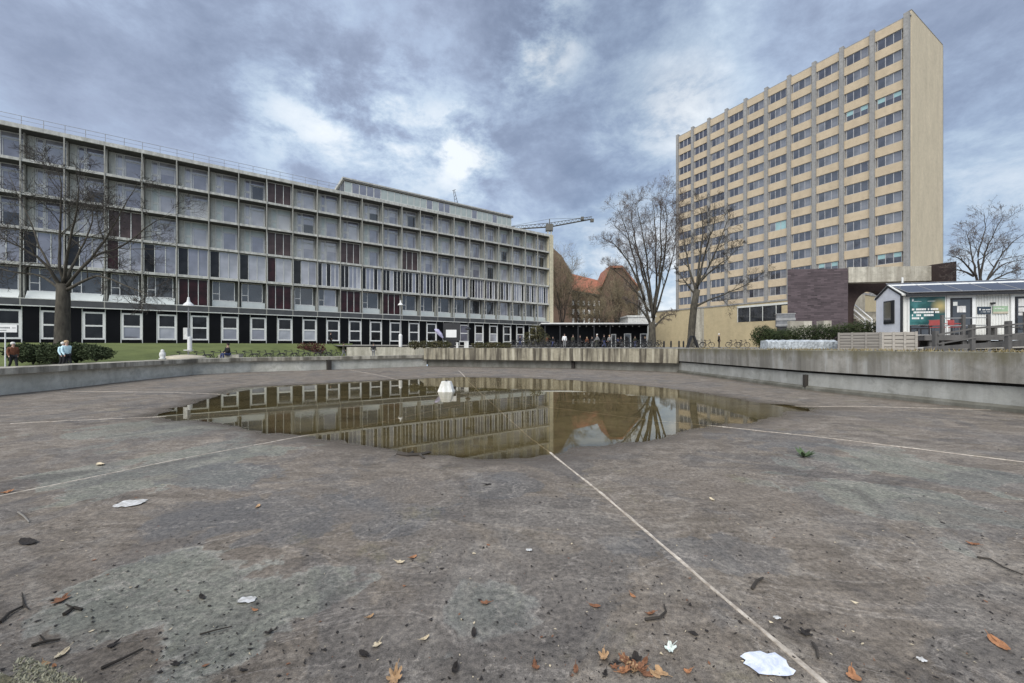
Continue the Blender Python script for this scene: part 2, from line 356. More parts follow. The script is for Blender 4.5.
# ------------------------------------------------------------------ mesh helpers
class MB:
    def __init__(s): s.v = []; s.f = []; s.mi = []
    def box(s, x0, x1, y0, y1, z0, z1, mi=0, mx=None):
        b = len(s.v)
        P = [(x0, y0, z0), (x1, y0, z0), (x1, y1, z0), (x0, y1, z0), (x0, y0, z1), (x1, y0, z1), (x1, y1, z1), (x0, y1, z1)]
        s.v += [tuple(mx @ Vector(p)) if mx else p for p in P]
        s.f += [(b, b+3, b+2, b+1), (b+4, b+5, b+6, b+7), (b, b+1, b+5, b+4), (b+1, b+2, b+6, b+5), (b+2, b+3, b+7, b+6), (b+3, b, b+4, b+7)]
        s.mi += [mi] * 6
        return s
    def tube(s, pts, radii, n=6, mi=0, cap=True):
        b = len(s.v); k = len(pts)
        pts = [Vector(p) for p in pts]
        for i, p in enumerate(pts):
            d = (pts[min(i+1, k-1)] - pts[max(i-1, 0)])
            if d.length < 1e-9: d = Vector((0, 0, 1))
            d.normalize()
            a = d.cross(Vector((0, 0, 1)) if abs(d.z) < 0.9 else Vector((1, 0, 0))).normalized()
            c = d.cross(a)
            for j in range(n):
                t = 2 * math.pi * j / n
                s.v.append(tuple(p + (a * math.cos(t) + c * math.sin(t)) * radii[i]))
        for i in range(k - 1):
            for j in range(n):
                s.f.append((b+i*n+j, b+i*n+(j+1) % n, b+(i+1)*n+(j+1) % n, b+(i+1)*n+j)); s.mi.append(mi)
        if cap:
            s.f.append(tuple(b + j for j in reversed(range(n)))); s.mi.append(mi)
            s.f.append(tuple(b + (k-1)*n + j for j in range(n))); s.mi.append(mi)
        return s
    def bar(s, a, b, r, n=5, mi=0): return s.tube([a, b], [r, r], n, mi)
    def lathe(s, prof, n=16, o=(0, 0, 0), mi=0):
        b = len(s.v)
        for (r, z) in prof:
            for j in range(n):
                t = 2 * math.pi * j / n
                s.v.append((o[0] + r*math.cos(t), o[1] + r*math.sin(t), o[2] + z))
        for i in range(len(prof) - 1):
            for j in range(n):
                s.f.append((b+i*n+j, b+i*n+(j+1) % n, b+(i+1)*n+(j+1) % n, b+(i+1)*n+j)); s.mi.append(mi)
        s.f.append(tuple(b + (len(prof)-1)*n + j for j in range(n))); s.mi.append(mi)
        s.f.append(tuple(b + j for j in reversed(range(n)))); s.mi.append(mi)
        return s
    def poly(s, pts, mi=0):
        b = len(s.v); s.v += [tuple(p) for p in pts]; s.f.append(tuple(range(b, b+len(pts)))); s.mi.append(mi); return s
    def prism(s, pts, off, mi=0):
        """polygon pts extruded by vector off"""
        b = len(s.v); k = len(pts); off = Vector(off)
        s.v += [tuple(p) for p in pts] + [tuple(Vector(p) + off) for p in pts]
        s.f.append(tuple(reversed(range(b, b+k)))); s.f.append(tuple(range(b+k, b+2*k)))
        for i in range(k): s.f.append((b+i, b+(i+1) % k, b+k+(i+1) % k, b+k+i))
        s.mi += [mi] * (k + 2); return s
    def mesh(s, name, mats, smooth=False):
        me = bpy.data.meshes.new(name)
        me.from_pydata(s.v, [], s.f)
        for m in (mats if isinstance(mats, (list, tuple)) else [mats]): me.materials.append(m)
        me.polygons.foreach_set('material_index', s.mi)
        if smooth: me.polygons.foreach_set('use_smooth', [True] * len(s.f))
        me.update()
        return me
    def build(s, name, mats, parent=None, smooth=False, fix=True):
        me = s.mesh(name, mats, smooth)
        if fix:
            bm = bmesh.new(); bm.from_mesh(me); bmesh.ops.recalc_face_normals(bm, faces=bm.faces); bm.to_mesh(me); bm.free()
        return link(name, me, parent)

def link(name, me, parent=None, loc=None, rz=None):
    o = bpy.data.objects.new(name, me); col.objects.link(o)
    if parent is not None: o.parent = parent
    if loc is not None: o.location = loc
    if rz is not None: o.rotation_euler = (0, 0, rz)
    return o

def tag(o, label=None, cat=None, group=None, kind=None):
    if label: o['label'] = label
    if cat: o['category'] = cat
    if group: o['group'] = group
    if kind: o['kind'] = kind
    return o

def thing(name, label, cat, loc=(0, 0, 0), rz=0.0, group=None):
    o = bpy.data.objects.new(name, None); col.objects.link(o)
    o.location = loc; o.rotation_euler = (0, 0, rz); o.empty_display_size = 0.2
    return tag(o, label, cat, group)

KIDS = {}
def kids(o):
    return list(o.children)
def dup(root, loc, rz=0.0, label=None, group=None, scale=None):
    c = root.copy(); col.objects.link(c); c.location = loc; c.rotation_euler = (root.rotation_euler[0], root.rotation_euler[1], rz)
    if label: c['label'] = label
    if group: c['group'] = group
    if scale: c.scale = scale
    for ch in kids(root):
        d = ch.copy(); col.objects.link(d); d.parent = c
        for g in kids(ch):
            e = g.copy(); col.objects.link(e); e.parent = d
    return c

# ------------------------------------------------------------------ the sunken basin
CEN = Vector((-0.97, 15.6, 0))
left_line = [(-15.0, 5.76), (-18.6, 8.6), (-20.1, 13.0), (-20.4, 17.8), (-21.3, 22.5), (-21.6, 27.0), (-19.6, 30.0), (-16.7, 31.6), (-14.4, 33.5), (-8.2, 38.4)]
back_line = [(-8.2, 38.4), (5.2, 34.6), (12.4, 29.6)]
right_line = [(12.4, 29.6), (13.2, 18.0), (14.9, 11.7), (16.3, 2.0), (15.8, -4.7)]
near_line = [(15.8, -4.7), (-1.35, 1.115), (-15.0, 5.76)]

def offsets(line):
    """inward unit offset vectors (mitred) along a polyline"""
    P = [Vector((x, y, 0)) for x, y in line]; out = []
    for i, p in enumerate(P):
        ns = []
        for a, b in ((i-1, i), (i, i+1)):
            if a < 0 or b >= len(P): continue
            d = (P[b] - P[a]).normalized(); n = Vector((-d.y, d.x, 0))
            if n.dot(CEN - P[a]) < 0: n = -n
            ns.append(n)
        n = sum(ns, Vector()); n.normalize()
        n = n / max(0.5, n.dot(ns[0]))
        out.append((p, n))
    return out

def sweep(line, prof, name, m, parent=None, mi=None, sub=1.0):
    """closed cross-section prof [(inward offset, z)] swept along line"""
    mb = MB(); of = offsets(line); k = len(prof)
    # subdivide
    pts = []
    for i in range(len(of) - 1):
        L = (of[i+1][0] - of[i][0]).length; ns = max(1, int(L / sub))
        for j in range(ns):
            t = j / ns; pts.append((of[i][0].lerp(of[i+1][0], t), of[i][1].lerp(of[i+1][1], t)))
    pts.append(of[-1])
    for p, n in pts:
        for o, z in prof:
            q = p + n * o; mb.v.append((q.x, q.y, z))
    for i in range(len(pts) - 1):
        for j in range(k):
            a, b = i*k+j, i*k+(j+1) % k
            mb.f.append((a, b, b+k, a+k)); mb.mi.append(0)
    mb.f.append(tuple(range(k))); mb.mi.append(0)
    mb.f.append(tuple((len(pts)-1)*k + j for j in range(k))); mb.mi.append(0)
    return mb.build(name, m, parent)

def drain(px, Y, z0, z1, w, parent):
    pass

# left ledge wall
wl = thing('basin_wall', 'low pale concrete wall with projecting cap curving along the left side of the empty basin', 'wall')
sweep(left_line, [(0.0, -0.4), (0.03, 0.30), (0.0, 0.87), (-0.6, 0.87), (-0.6, -0.4)], 'wall_face', M['wall_left'], wl)
sweep(left_line, [(0.32, 0.875), (0.32, 1.13), (-0.85, 1.14), (-0.85, 0.3), (-0.62, 0.3), (-0.62, 0.875)], 'wall_cap', M['cap_left'], wl)
wb = thing('basin_wall', 'streaky yellow stained concrete wall across the far end of the basin', 'wall')
sweep(back_line, [(0.55, 0.74), (0.55, 1.80), (-0.3, 1.82), (-0.3, 0.74)], 'fascia', M['fascia_back'], wb)
sweep(back_line, [(-0.25, -0.4), (-0.22, 0.738), (-0.9, 0.738), (-0.9, -0.4)], 'recess_wall', M['recess_wall'], wb)
wr = thing('basin_wall', 'tall grey concrete wall with shadow gap along the right side of the basin', 'wall')
sweep(right_line, [(0.20, 0.90), (0.22, 1.80), (-0.35, 1.82), (-0.35, 0.90)], 'fascia', M['fascia_right'], wr)
sweep(right_line, [(0.05, -0.4), (0.02, 0.80), (-0.30, 0.80), (-0.30, -0.4)], 'lower_wall', M['low_wall'], wr)
sweep(right_line, [(0.20, -0.4), (0.17, 0.16), (0.055, 0.24), (0.055, -0.4)], 'skirting', M['skirt'], wr)
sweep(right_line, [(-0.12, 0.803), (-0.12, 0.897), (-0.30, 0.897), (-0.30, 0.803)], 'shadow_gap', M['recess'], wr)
wn = thing('basin_wall', 'mossy concrete rim corner at the bottom left edge of the photo', 'wall')
def moss_mat():
    m, nt, b = new_mat('mossy_rim')
    v = mapping(nt)
    f = noise_tex(nt, v, 5, 8, 0.75); g = noise_tex(nt, v, 38, 5, 0.8)
    c = ramp(nt, f, [(0.36, (0.07, 0.065, 0.035)), (0.5, (0.16, 0.145, 0.085)), (0.62, (0.34, 0.33, 0.25))])
    c = mixc(nt, 0.8, c, ramp(nt, g, [(0.3, (0.3, 0.3, 0.3)), (0.7, (1.4, 1.4, 1.4))]), 'MULTIPLY')
    nt.links.new(c, b.inputs['Base Color']); b.inputs['Roughness'].default_value = 0.95
    bump(nt, b, math_n(nt, 'ADD', f, g), 1.0, 0.03)
    return m
M['moss_rim'] = moss_mat()
sweep(near_line, [(0.0, -0.4), (0.0, 1.05), (-0.03, 1.10), (-0.5, 1.11), (-0.5, -0.4)], 'rim', M['moss_rim'], wn, sub=0.5)

mb = MB(); r_ = random.Random(4)
for i in range(9000):
    x = r_.uniform(-2.2, -1.0); yy = 1.118 - (x + 1.35)*.34 - abs(r_.gauss(0, .10)) + .02
    c = mnoise.noise(Vector((x*5, yy*5, 1)))
    if c < -.15: continue
    h = r_.uniform(.003, .010)*(1 + c); a = r_.uniform(0, 6.28); d = Vector((math.cos(a), math.sin(a), 0))*.004
    p = Vector((x, yy, 1.098 + max(0, c)*.03)); mb.poly([p - d, p + d, p + Vector((r_.gauss(0, .005), r_.gauss(0, .005), h))])
mos = mb.build('moss', M['rim_moss'], fix=False); tag(mos, 'grey green moss and lichen crusting the rim corner at bottom left', 'moss', kind='stuff')
# overflow slots with dark grilles in the walls
for (px, py0, py1, base, nm, par, Y) in ((195.5, 364.5, 375, 0, 'left', wl, 27.4), (329.5, 361.5, 370, 0, 'left', wl, 32.6),
                                    (573, 361, 371.5, 0, 'back', wb, 34.55), (806, 371.5, 386, 0, 'right', wr, 17.9)):
    p = at(px, 350, Y); d = Vector((CEN.x - p.x, CEN.y - p.y, 0)).normalized()
    if nm == 'back': d = Vector((-.27, -.96, 0))
    if nm == 'right': d = Vector((-.99, -.1, 0))
    a = math.atan2(d.y, d.x) - math.pi/2
    z0 = 0.05; z1 = 0.86 if nm == 'left' else 0.72
    mb = MB(); mx = Matrix.Translation((p.x, p.y, 0)) @ Matrix.Rotation(a, 4, 'Z')
    wid = 0.14 if nm != 'right' else 0.07
    mb.box(-wid, wid, -0.5, 0.10 if nm != 'right' else 0.10, z0, z1, 0, mx)
    mb.build('overflow_slot', M['recess'], par)

# puddle outline in pixels of the photo, laid on the basin floor
pud = [(158,416.5),(166,412),(173,408.5),(186,406),(199,401.5),(216,396),(230,391.5),(241,387.8),(270,386),(300,384.6),(340,382.6),(400,379.5),(460,377.2),(530,378.3),(600,382),(645,386.5),(680,390),(713,395),(740,399),(757,402.8),(790,405),(812,408.5),(806,411),(783,411.5),(778,415),(748,422.5),(722,425),(700,427),(681,432),(660,438),(639,441.5),(616,444.5),(596,446),(579,448),(566,453),(546,455),(520,457.6),(490,458.3),(462,458),(440,456),(415,453.5),(390,450),(365,445.5),(340,441.5),(318,438),(299,435.5),(280,434),(262,431.5),(245,428),(228,424.5),(210,422.6),(185,420)]
OUT = np.array([((x - CX) / FPX * (800 / (y - HY)), 800 / (y - HY)) for x, y in pud])

def sdf(P):
    """signed distance to the puddle outline, negative inside"""
    n = len(OUT); d = np.full(len(P), 1e9); ins = np.zeros(len(P), bool)
    for i in range(n):
        a = OUT[i]; b = OUT[(i+1) % n]; e = b - a
        w = P - a; t = np.clip((w @ e) / (e @ e), 0, 1)
        q = w - t[:, None] * e
        d = np.minimum(d, (q**2).sum(1))
        c = ((a[1] > P[:, 1]) != (b[1] > P[:, 1]))
        xs = (b[0]-a[0]) * (P[:, 1]-a[1]) / (b[1]-a[1] + 1e-12) + a[0]
        ins ^= c & (P[:, 0] < xs)
    d = np.sqrt(d); return np.where(ins, -d, d)

def floor_s(P):
    s = sdf(P)
    nz = np.array([mnoise.fractal(Vector((x*1.3, y*0.8, 3.1)), 0.8, 2.0, 5) for x, y in P])
    amp = np.clip(np.abs(P[:, 1] - 0) * 0.022, 0.08, 0.4)
    return s + nz * amp
def floor_h_from_s(s, P=None):
    return np.where(s < 0, np.maximum(-0.07, 0.05*s), np.minimum(0.05, 0.022*s))
def floor_z(x, y):
    P = np.array([[x, y]]); return float(floor_h_from_s(floor_s(P))[0])

basin_poly = [(x, y) for x, y in left_line] + back_line[1:] + right_line[1:] + [(-1.35, 1.12)]
# grid finer close to the camera
xs = np.arange(-23.5, 17.8, 0.15); ys = []
y = -5.6
while y < 40:
    ys.append(y); y += 0.06 if 1.5 < y < 12 else 0.15
ys = np.array(ys)
GX, GY = np.meshgrid(xs, ys); P = np.stack([GX.ravel(), GY.ravel()], 1)
S = floor_s(P); Hh = floor_h_from_s(S)
def seg_dist(P, line):
    d = np.full(len(P), 1e9)
    for a, b in zip(line[:-1], line[1:]):
        a = np.array(a); b = np.array(b); e = b - a; w = P - a; t = np.clip((w @ e)/(e @ e), 0, 1)
        d = np.minimum(d, np.hypot(*(w - t[:, None]*e).T))
    return d
wallD = np.minimum(seg_dist(P, left_line), seg_dist(P, back_line)); wallR = seg_dist(P, right_line)
nx, ny = len(xs), len(ys)
me = bpy.data.meshes.new('basin_floor')
V = np.column_stack([P, Hh])
idx = np.arange(nx*ny).reshape(ny, nx)
F = np.stack([idx[:-1, :-1].ravel(), idx[:-1, 1:].ravel(), idx[1:, 1:].ravel(), idx[1:, :-1].ravel()], 1)
# keep only cells inside (or just under the walls of) the basin
BP = np.array(basin_poly); cx_ = CEN.x; cy_ = CEN.y
def inside(P, poly):
    ins = np.zeros(len(P), bool); n = len(poly)
    for i in range(n):
        a = poly[i]; b = poly[(i+1) % n]
        c = ((a[1] > P[:, 1]) != (b[1] > P[:, 1]))
        ins ^= c & (P[:, 0] < (b[0]-a[0])*(P[:, 1]-a[1])/(b[1]-a[1]+1e-12)+a[0])
    return ins
C_ = V[F].mean(1)[:, :2]
keep = inside((C_ - [cx_, cy_]) * 0.985 + [cx_, cy_], BP)
F = F[keep]
me.from_pydata(V.tolist(), [], F.tolist())
me.materials.append(M['floor'])
ca = me.color_attributes.new('wet', 'FLOAT_COLOR', 'POINT')
depth = np.clip(-S / 0.5, 0, 1); depth = np.where(S < 0, 0.35 + 0.65*depth, 0)
nzw = np.array([mnoise.noise(Vector((x*0.9, y*0.6, 9.0))) for x, y in P])
dampw = np.clip(1 - S / (0.4 + 0.5*np.clip(nzw + 0.3, 0, 1)), 0, 1) * 0.65 + np.clip(1 - S / (1.0 + 1.6*np.clip(nzw + 0.3, 0, 1)), 0, 1) * 0.35
dampw = np.maximum(dampw, np.clip(1 - wallR/0.9, 0, 1) * 0.8)
dampw = np.maximum(dampw, np.clip(1 - wallD/0.8, 0, 1) * 0.55)
# damp tongue trailing off the right tip of the puddle
tx, ty = (824-CX)/FPX*12.7, 12.7
dampw = np.maximum(dampw, np.clip(1 - ((P[:, 0]-tx)/1.6)**2 - ((P[:, 1]-ty)/0.6)**2 + nzw*0.6, 0, 1)*0.7)
colr = np.zeros((len(P), 4)); colr[:, 0] = depth; colr[:, 1] = np.clip(dampw, 0, 1); colr[:, 3] = 1
ca.data.foreach_set('color', colr.ravel())
me.polygons.foreach_set('use_smooth', [True]*len(F))
tag(link('basin_floor', me), kind='structure')

# the puddle's surface (floor rises out of it at the shore)
mb = MB(); mb.poly([(-12, 6.4, 0), (11.5, 6.4, 0), (11.5, 27.5, 0), (-12, 27.5, 0)])
wat = mb.build('puddle_water', M['water'], fix=False); tag(wat, kind='structure')

# sealed joints between the slabs: shallow strips of pale filler radiating from the middle
def joint(a, b, w0, w1, breaks=()):
    a = Vector((*a, 0)); b = Vector((*b, 0)); L = (b - a).length; n = max(2, int(L / 0.18))
    d = (b - a).normalized(); s = Vector((-d.y, d.x, 0)); mb = MB(); prev = None
    for i in range(n + 1):
        t = i / n; p = a.lerp(b, t); w = .68*(w0 + (w1 - w0)*t) * (0.5 + 1.1*abs(mnoise.noise(Vector((p.x*3, p.y*3, 1)))) + 0.25*rnd.random())
        p = p + s * 0.012 * mnoise.noise(Vector((p.x*2, p.y*2, 5)))
        z = floor_z(p.x, p.y) + 0.006
        cur = (p - s*w + Vector((0, 0, z)), p + s*w + Vector((0, 0, z)), p - s*(w+.004) + Vector((0, 0, z-.012)), p + s*(w+.004) + Vector((0, 0, z-.012)))
        if prev:
            gone = any(b0 < t < b1 for b0, b1 in breaks) or rnd.random() < 0.012
            if not gone:
                mb.poly([prev[0], cur[0], cur[1], prev[1]]); mb.poly([prev[2], cur[2], cur[0], prev[0]]); mb.poly([prev[1], cur[1], cur[3], prev[3]])
        prev = cur
    return mb
JJ = [((1.86, 2.05), (-0.97, 15.6), 0.024, 0.024, ()), ((-0.97, 15.6), (-4.2, 31.5), 0.03, 0.04, ()),
      ((-7.2, 4.2), (-0.97, 15.6), 0.018, 0.02, ()), ((9.6, 5.8), (-0.97, 15.6), 0.018, 0.022, ()),
      ((-17.5, 7.7), (-0.97, 15.6), 0.028, 0.02, ((0.18, 0.3),)), ((14.6, 12.2), (-0.97, 15.6), 0.02, 0.02, ((0.45, 0.6),)),
      ((-19.5, 17.3), (-0.97, 15.6), 0.025, 0.02, ((0.4, 0.55),)), ((-13.4, 32.9), (-0.97, 15.6), 0.035, 0.02, ())]
jl = thing('expansion_joint', 'pale filler joints radiating from the middle of the empty basin floor', 'floor joint')
jl['kind'] = 'structure'
for a, b, w0, w1, br in JJ:
    joint(a, b, w0, w1, br).build('joint_strip', M['joint'], jl)

# ------------------------------------------------------------------ ground levels
def ring(inner, z, name, m, R_=3000, closed=True, zf=None):
    mb = MB(); I = [Vector((x, y, 0)) for x, y in inner]; k = len(I)
    radii = [0.0, 0.02, 0.1, 1.0]
    for p in I:
        d = (p - CEN); d.z = 0; L = d.length; d.normalize()
        for r in radii:
            q = p + d * (R_ * r); mb.v.append((q.x, q.y, z))
    nr = len(radii)
    for i in range(k if closed else k - 1):
        for j in range(nr - 1):
            a = i*nr + j; b = ((i+1) % k)*nr + j
            mb.f.append((a, b, b+1, a+1)); mb.mi.append(0)
    o = mb.build(name, m)
    return tag(o, kind='structure')
grow_ = lambda line, o: [tuple((p - n*o).to_2d()) for p, n in offsets(line)]
g_in = grow_(left_line, 0.4) + grow_(back_line, 0.4)[1:] + grow_(right_line, 0.3)[1:] + [(-1.35-.1, 1.12-.3)]
ring(g_in, 0.56, 'ground', M['paving'])
retain = [(-21.7, 52.5), (-12.4, 51.0), (-8.35, 39.0)]
ter = retain + grow_(back_line, 0.25)[1:] + grow_(right_line, 0.3)[1:]
ring(ter, 1.79, 'terrace', M['paving'], closed=False)
rw = sweep(retain, [(0.0, 0.2), (0.0, 1.86), (-0.3, 1.86), (-0.3, 0.2)], 'retaining_wall', M['retaining'])
tag(rw, 'pale concrete retaining wall at the back left, behind the walkers', 'wall')

# facade frame of the long office block
VPX = 1083.0
U = Vector((VPX - CX, FPX, 0)).normalized(); NV = Vector((U.y, -U.x, 0))
D0 = 39.3; P0 = Vector(((0 - CX)/FPX*D0, D0, 0))
def t_of(px):
    s = (px - CX)/FPX
    return (s*P0.y - P0.x) / (U.x - s*U.y)
T0, T23 = t_of(20.5), t_of(549.3)
B = (T23 - T0) / 23
ANG = math.atan2(U.y, U.x)
FM = Matrix.Translation(P0) @ Matrix.Rotation(ANG, 4, 'Z')     # local x along the facade, local -y outward
def loc(t, v, z): return FM @ Vector((t, -v, z))

# lawn bank rising from the walkway to the block
low = [(-75, 10), (-60, 17), (-40, 26.0), (-31, 30.5), (-26.5, 38), (-23.8, 46), (-21.7, 52.4)]
up = [loc(t, 0.6, 0) for t in (-30, -10, 4, 12, 20, 27, 33)]
mb = MB(); ns = 24; nl = 60
def interp(L, f):
    f *= len(L) - 1; i = min(int(f), len(L) - 2); a = Vector(L[i][:2]).to_3d(); b = Vector(L[i+1][:2]).to_3d(); return a.lerp(b, f - i)
for i in range(nl + 1):
    a = interp(low, i/nl); b = interp([tuple(u) for u in up], i/nl)
    for j in range(ns + 1):
        f = j/ns; p = a.lerp(b, f)
        z = 0.565 + (2.33 - 0.565) * (1 - (1 - f)**1.6) + 0.05*mnoise.noise(Vector((p.x*.6, p.y*.6, 0)))
        if j == 0: z = 0.5
        mb.v.append((p.x, p.y, z))
for i in range(nl):
    for j in range(ns):
        a = i*(ns+1)+j; mb.f.append((a, a+1, a+ns+2, a+ns+1)); mb.mi.append(0)
lawn = mb.build('lawn', M['lawn'], smooth=True); tag(lawn, kind='structure')
def lawn_z(x, y):
    best = None; 
    for v in mb.v[::1]:
        d = (v[0]-x)**2 + (v[1]-y)**2
        if best is None or d < best[0]: best = (d, v[2])
    return best[1]
# upper path in front of the block on the right half
pth = MB().poly([loc(30, 5.5, 2.0), loc(30, -2, 2.3), loc(95, -2, 2.0), loc(95, 5.5, 1.87)])
tag(pth.build('path', M['paving']), kind='structure')

# ------------------------------------------------------------------ long office block
office = thing('office_block', 'long grey office block with gridded facade and white framed ground floor windows', 'building', P0, ANG)
Z1, Z2, Z3, Z4, Z5, Z6, ZG = 24.08, 20.75, 17.4, 13.95, 10.35, 6.75, 2.2
b0, b1 = -4, 23
tA = T0 + b0*B; tE = T0 + b1*B
MB().box(tA, tE + .9, 1.6, 15, ZG - 1.8, Z1 - .3).build('wall', M['pier'], office)
MB().box(tA, tE + .9, -0.12, 15.1, Z1 - .30, Z1 + .12).build('roof', M['slab'], office)
for z in (Z2, Z3, Z4, Z5):
    mb = MB(); mb.box(tA, tE, -0.05, 1.59, z - .20, z + .08); mb.build('floor_slab', M['slab'], office)
    MB().box(tA, tE, 0.06, 1.58, z - .245, z - .203).build('soffit_shade', M['soffit_shade'], office)
MB().box(tA, tE, 0.06, 1.58, Z1 - .36, Z1 - .303).build('soffit_shade', M['soffit_shade'], office)
MB().box(tA, tE, -0.10, 1.59, Z6 - .62, Z6 + .02).build('floor_slab', M['dark_band'], office)
MB().box(tA, tE, -0.13, 0.0, Z6 + .025, Z6 + .10).build('slab_trim', M['grey_frame'], office)
MB().box(tA, tE, -0.13, 0.0, Z6 - .72, Z6 - .625).build('slab_trim', M['grey_frame'], office)
MB().box(tE + .02, tE + .92, -0.16, 14.9, ZG - 1, Z1 + .125).build('end_pier', M['cream'], office)
colm = MB().box(-.05, .05, -0.12, 0.05, Z6 - .72, Z1 - .31).mesh('column', M['frame_grey'])
finm = MB().box(-.05, .05, 0.75, 1.59, Z6 + .03, Z1 - .37).mesh('fin', M['fin'])
for b in range(b0, b1 + 1):
    o = link('column', colm, office, (T0 + b*B, 0, 0)); f = link('fin', finm, o)

def unit(w, h, mulls, trans, d=0.10, fw=0.07, name='window'):
    """frame bars of a window unit (local x right, y inward, z up)"""
    mb = MB()
    mb.box(0, fw, 0, d, 0, h); mb.box(w - fw, w, 0, d, 0, h); mb.box(fw, w - fw, 0.001, d, 0, fw); mb.box(fw, w - fw, 0.001, d, h - fw, h)
    for x in mulls: mb.box(x - fw/2, x + fw/2, 0.003, d, fw, h - fw)
    for (x0, x1, z) in trans: mb.box(x0, x1, 0.006, d, z - fw/2, z + fw/2)
    return mb
def panes(rects, y=0.06):
    mb = MB()
    for (x0, x1, z0, z1, mi) in rects: mb.box(x0, x1, y, y + .03, z0, z1, mi)
    return mb
UW = B - .70
rows = [(Z2 + .085, Z1 - .37), (Z3 + .085, Z2 - .25), (Z4 + .085, Z3 - .25)]
red_upper = {(0, 7), (2, 7), (2, 10), (2, 13), (2, 2)}
GL = [M['glass_a'], M['glass_b'], M['glass_c'], M['glass_d'], M['glass_green']]
up_cache = {}
for r, (z0, z1) in enumerate(rows):
    h = z1 - z0
    fu = unit(UW, h, [0.72], [(0.07, 0.68, h*0.42), (0.76, UW - .07, h*.78)])
    # sash frames inside the fixed frame
    for (xa_, xb_, za_, zb_) in ((.84, UW - .15, .12, h*.78 - .10), (.14, .62, .12, h*.42 - .09), (.14, .62, h*.42 + .09, h - .13)):
        fu.box(xa_, xa_ + .045, .012, .075, za_, zb_); fu.box(xb_ - .045, xb_, .012, .075, za_, zb_); fu.box(xa_ + .046, xb_ - .046, .012, .075, za_, za_ + .045); fu.box(xa_ + .046, xb_ - .046, .012, .075, zb_ - .045, zb_)
    fr = fu.mesh('window', M['grey_frame'])
    fr3 = unit(B - .2, h, [(B-.2)/3, (B-.2)*2/3], []).mesh('panel', M['grey_frame'])
    for b in range(b0, b1):
        t = T0 + b*B
        if (r, b) in red_upper:
            o = link('panel', fr3, office, (t + .1, .75, z0)); w = B - .2
            me_ = panes([(0.05, w/3 - .02, .05, h - .05, 0), (w/3 + .02, w*2/3 - .02, .05, h - .05, 0), (w*2/3 + .02, w - .05, .05, h - .05, 0)]).mesh('infill', M['glass_brown'])
            link('infill', me_, o); continue
        o = link('window', fr, office, (t + .58, 1.35, z0))
        k = rnd.choice([1, 1, 1, 1, 0, 0, 2]); k2 = rnd.choice([0, 0, 1, 4])
        if (r, b) in ((1, 7), (1, 4)): k = 3
        key = (r, k, k2, rnd.randint(0, 2))
        if key not in up_cache:
            bl = rnd.choice([0.78, 0.78, 0.78, 0.5])
            mbp = MB()
            mbp.box(.05, .70, .06, .09, .05, h*.42 - .02, 1); mbp.box(.05, .70, .061, .091, h*.42 + .02, h - .05, 1)
            mbp.box(.75, UW - .05, .06, .09, .05, h*bl, 0); mbp.box(.75, UW - .05, .061, .092, h*bl + .002, h - .05, 1)
            up_cache[key] = mbp.mesh('pane', [GL[k], GL[k2]])
        link('pane', up_cache[key], o)
    # plaster pier beside each window
    pm = MB().box(0.1, .57, 1.28, 1.59, z0, z1).mesh('pier', M['pier'])
    for b in range(b0, b1):
        if (r, b) not in red_upper: link('pier', pm, office, (T0 + b*B, 0, 0))
# storey with slender mullions
z0, z1 = Z5 + .085, Z4 - .25; h = z1 - z0; w = B - .16
fr = unit(w, h, [w/3, w*2/3], [], 0.12, 0.06).mesh('glazing_bay', M['grey_frame'])
frt = unit(w, h, [w/5, w*2/5, w*3/5, w*4/5], [], 0.14, 0.075).mesh('glazing_bay', M['white_frame'])
for b in range(b0, b1):
    dense = b >= 9
    o = link('glazing_bay', frt if dense else fr, office, (T0 + b*B + .08, 0.30, z0))
    k = 5 if dense else 3; mbp = MB(); ms = [M['glass_in'], M['glass_a'], M['glass_red'], M['glass_b'], M['glass_b'], M['glass_d']]
    for q in range(k):
        mi = 0 if q == 0 else (rnd.choice([1, 3, 1, 3]) if not dense else rnd.choice([0, 0, 0, 3, 3, 1]))
        if (b in (2, 7) and q == 0): mi = 2
        mbp.box(w*q/k + .04, w*(q+1)/k - .04, .06, .09, .05, h - .05, mi)
    link('pane', mbp.mesh('pane', ms), o)
# first floor: windows over pale sloped sill panels, or oxblood panels
z0, z1 = Z6 + .12, Z5 - .25; h = z1 - z0
sm = MB(); sm.prism([(0, 0.25, 0), (0, 0.95, 0), (0, 0.95, .78), (0, 0.80, .78)], (B - .45, 0, 0))
sill_mesh = sm.mesh('sill_panel', M['sill'])
flat_sill = MB().box(0.08, B - .35, 1.02, 1.10, 0, .79).mesh('sill_panel', M['sill'])
fr = unit(UW, h - .8, [0.72], [(0.07, 0.68, (h-.8)*.35)]).mesh('first_floor_window', M['white_frame'])
fr3 = unit(B - .2, h, [(B-.2)/3, (B-.2)*2/3], []).mesh('panel', M['grey_frame'])
red_first = {4, 7, 10, 12}
for b in range(b0, b1):
    t = T0 + b*B
    if b in red_first:
        o = link('panel', fr3, office, (t + .1, .5, z0)); w = B - .2
        link('infill', panes([(w*q/3 + .03, w*(q+1)/3 - .03, .05, h - .05, 0) for q in range(3)]).mesh('infill', M['glass_red']), o)
    else:
        o = link('first_floor_window', fr, office, (t + .30, 1.0, z0 + .8))
        mi = rnd.choice([1, 2, 2, 2]); hh = h - .8
        link('pane', panes([(.05, .70, .05, hh - .05, 1), (.75, UW - .05, .05, hh - .05, 0)]).mesh('pane', [GL[mi], GL[2]]), o)
        link('sill_panel', sill_mesh if b < 4 else flat_sill, office, (t + .22, 0, z0))
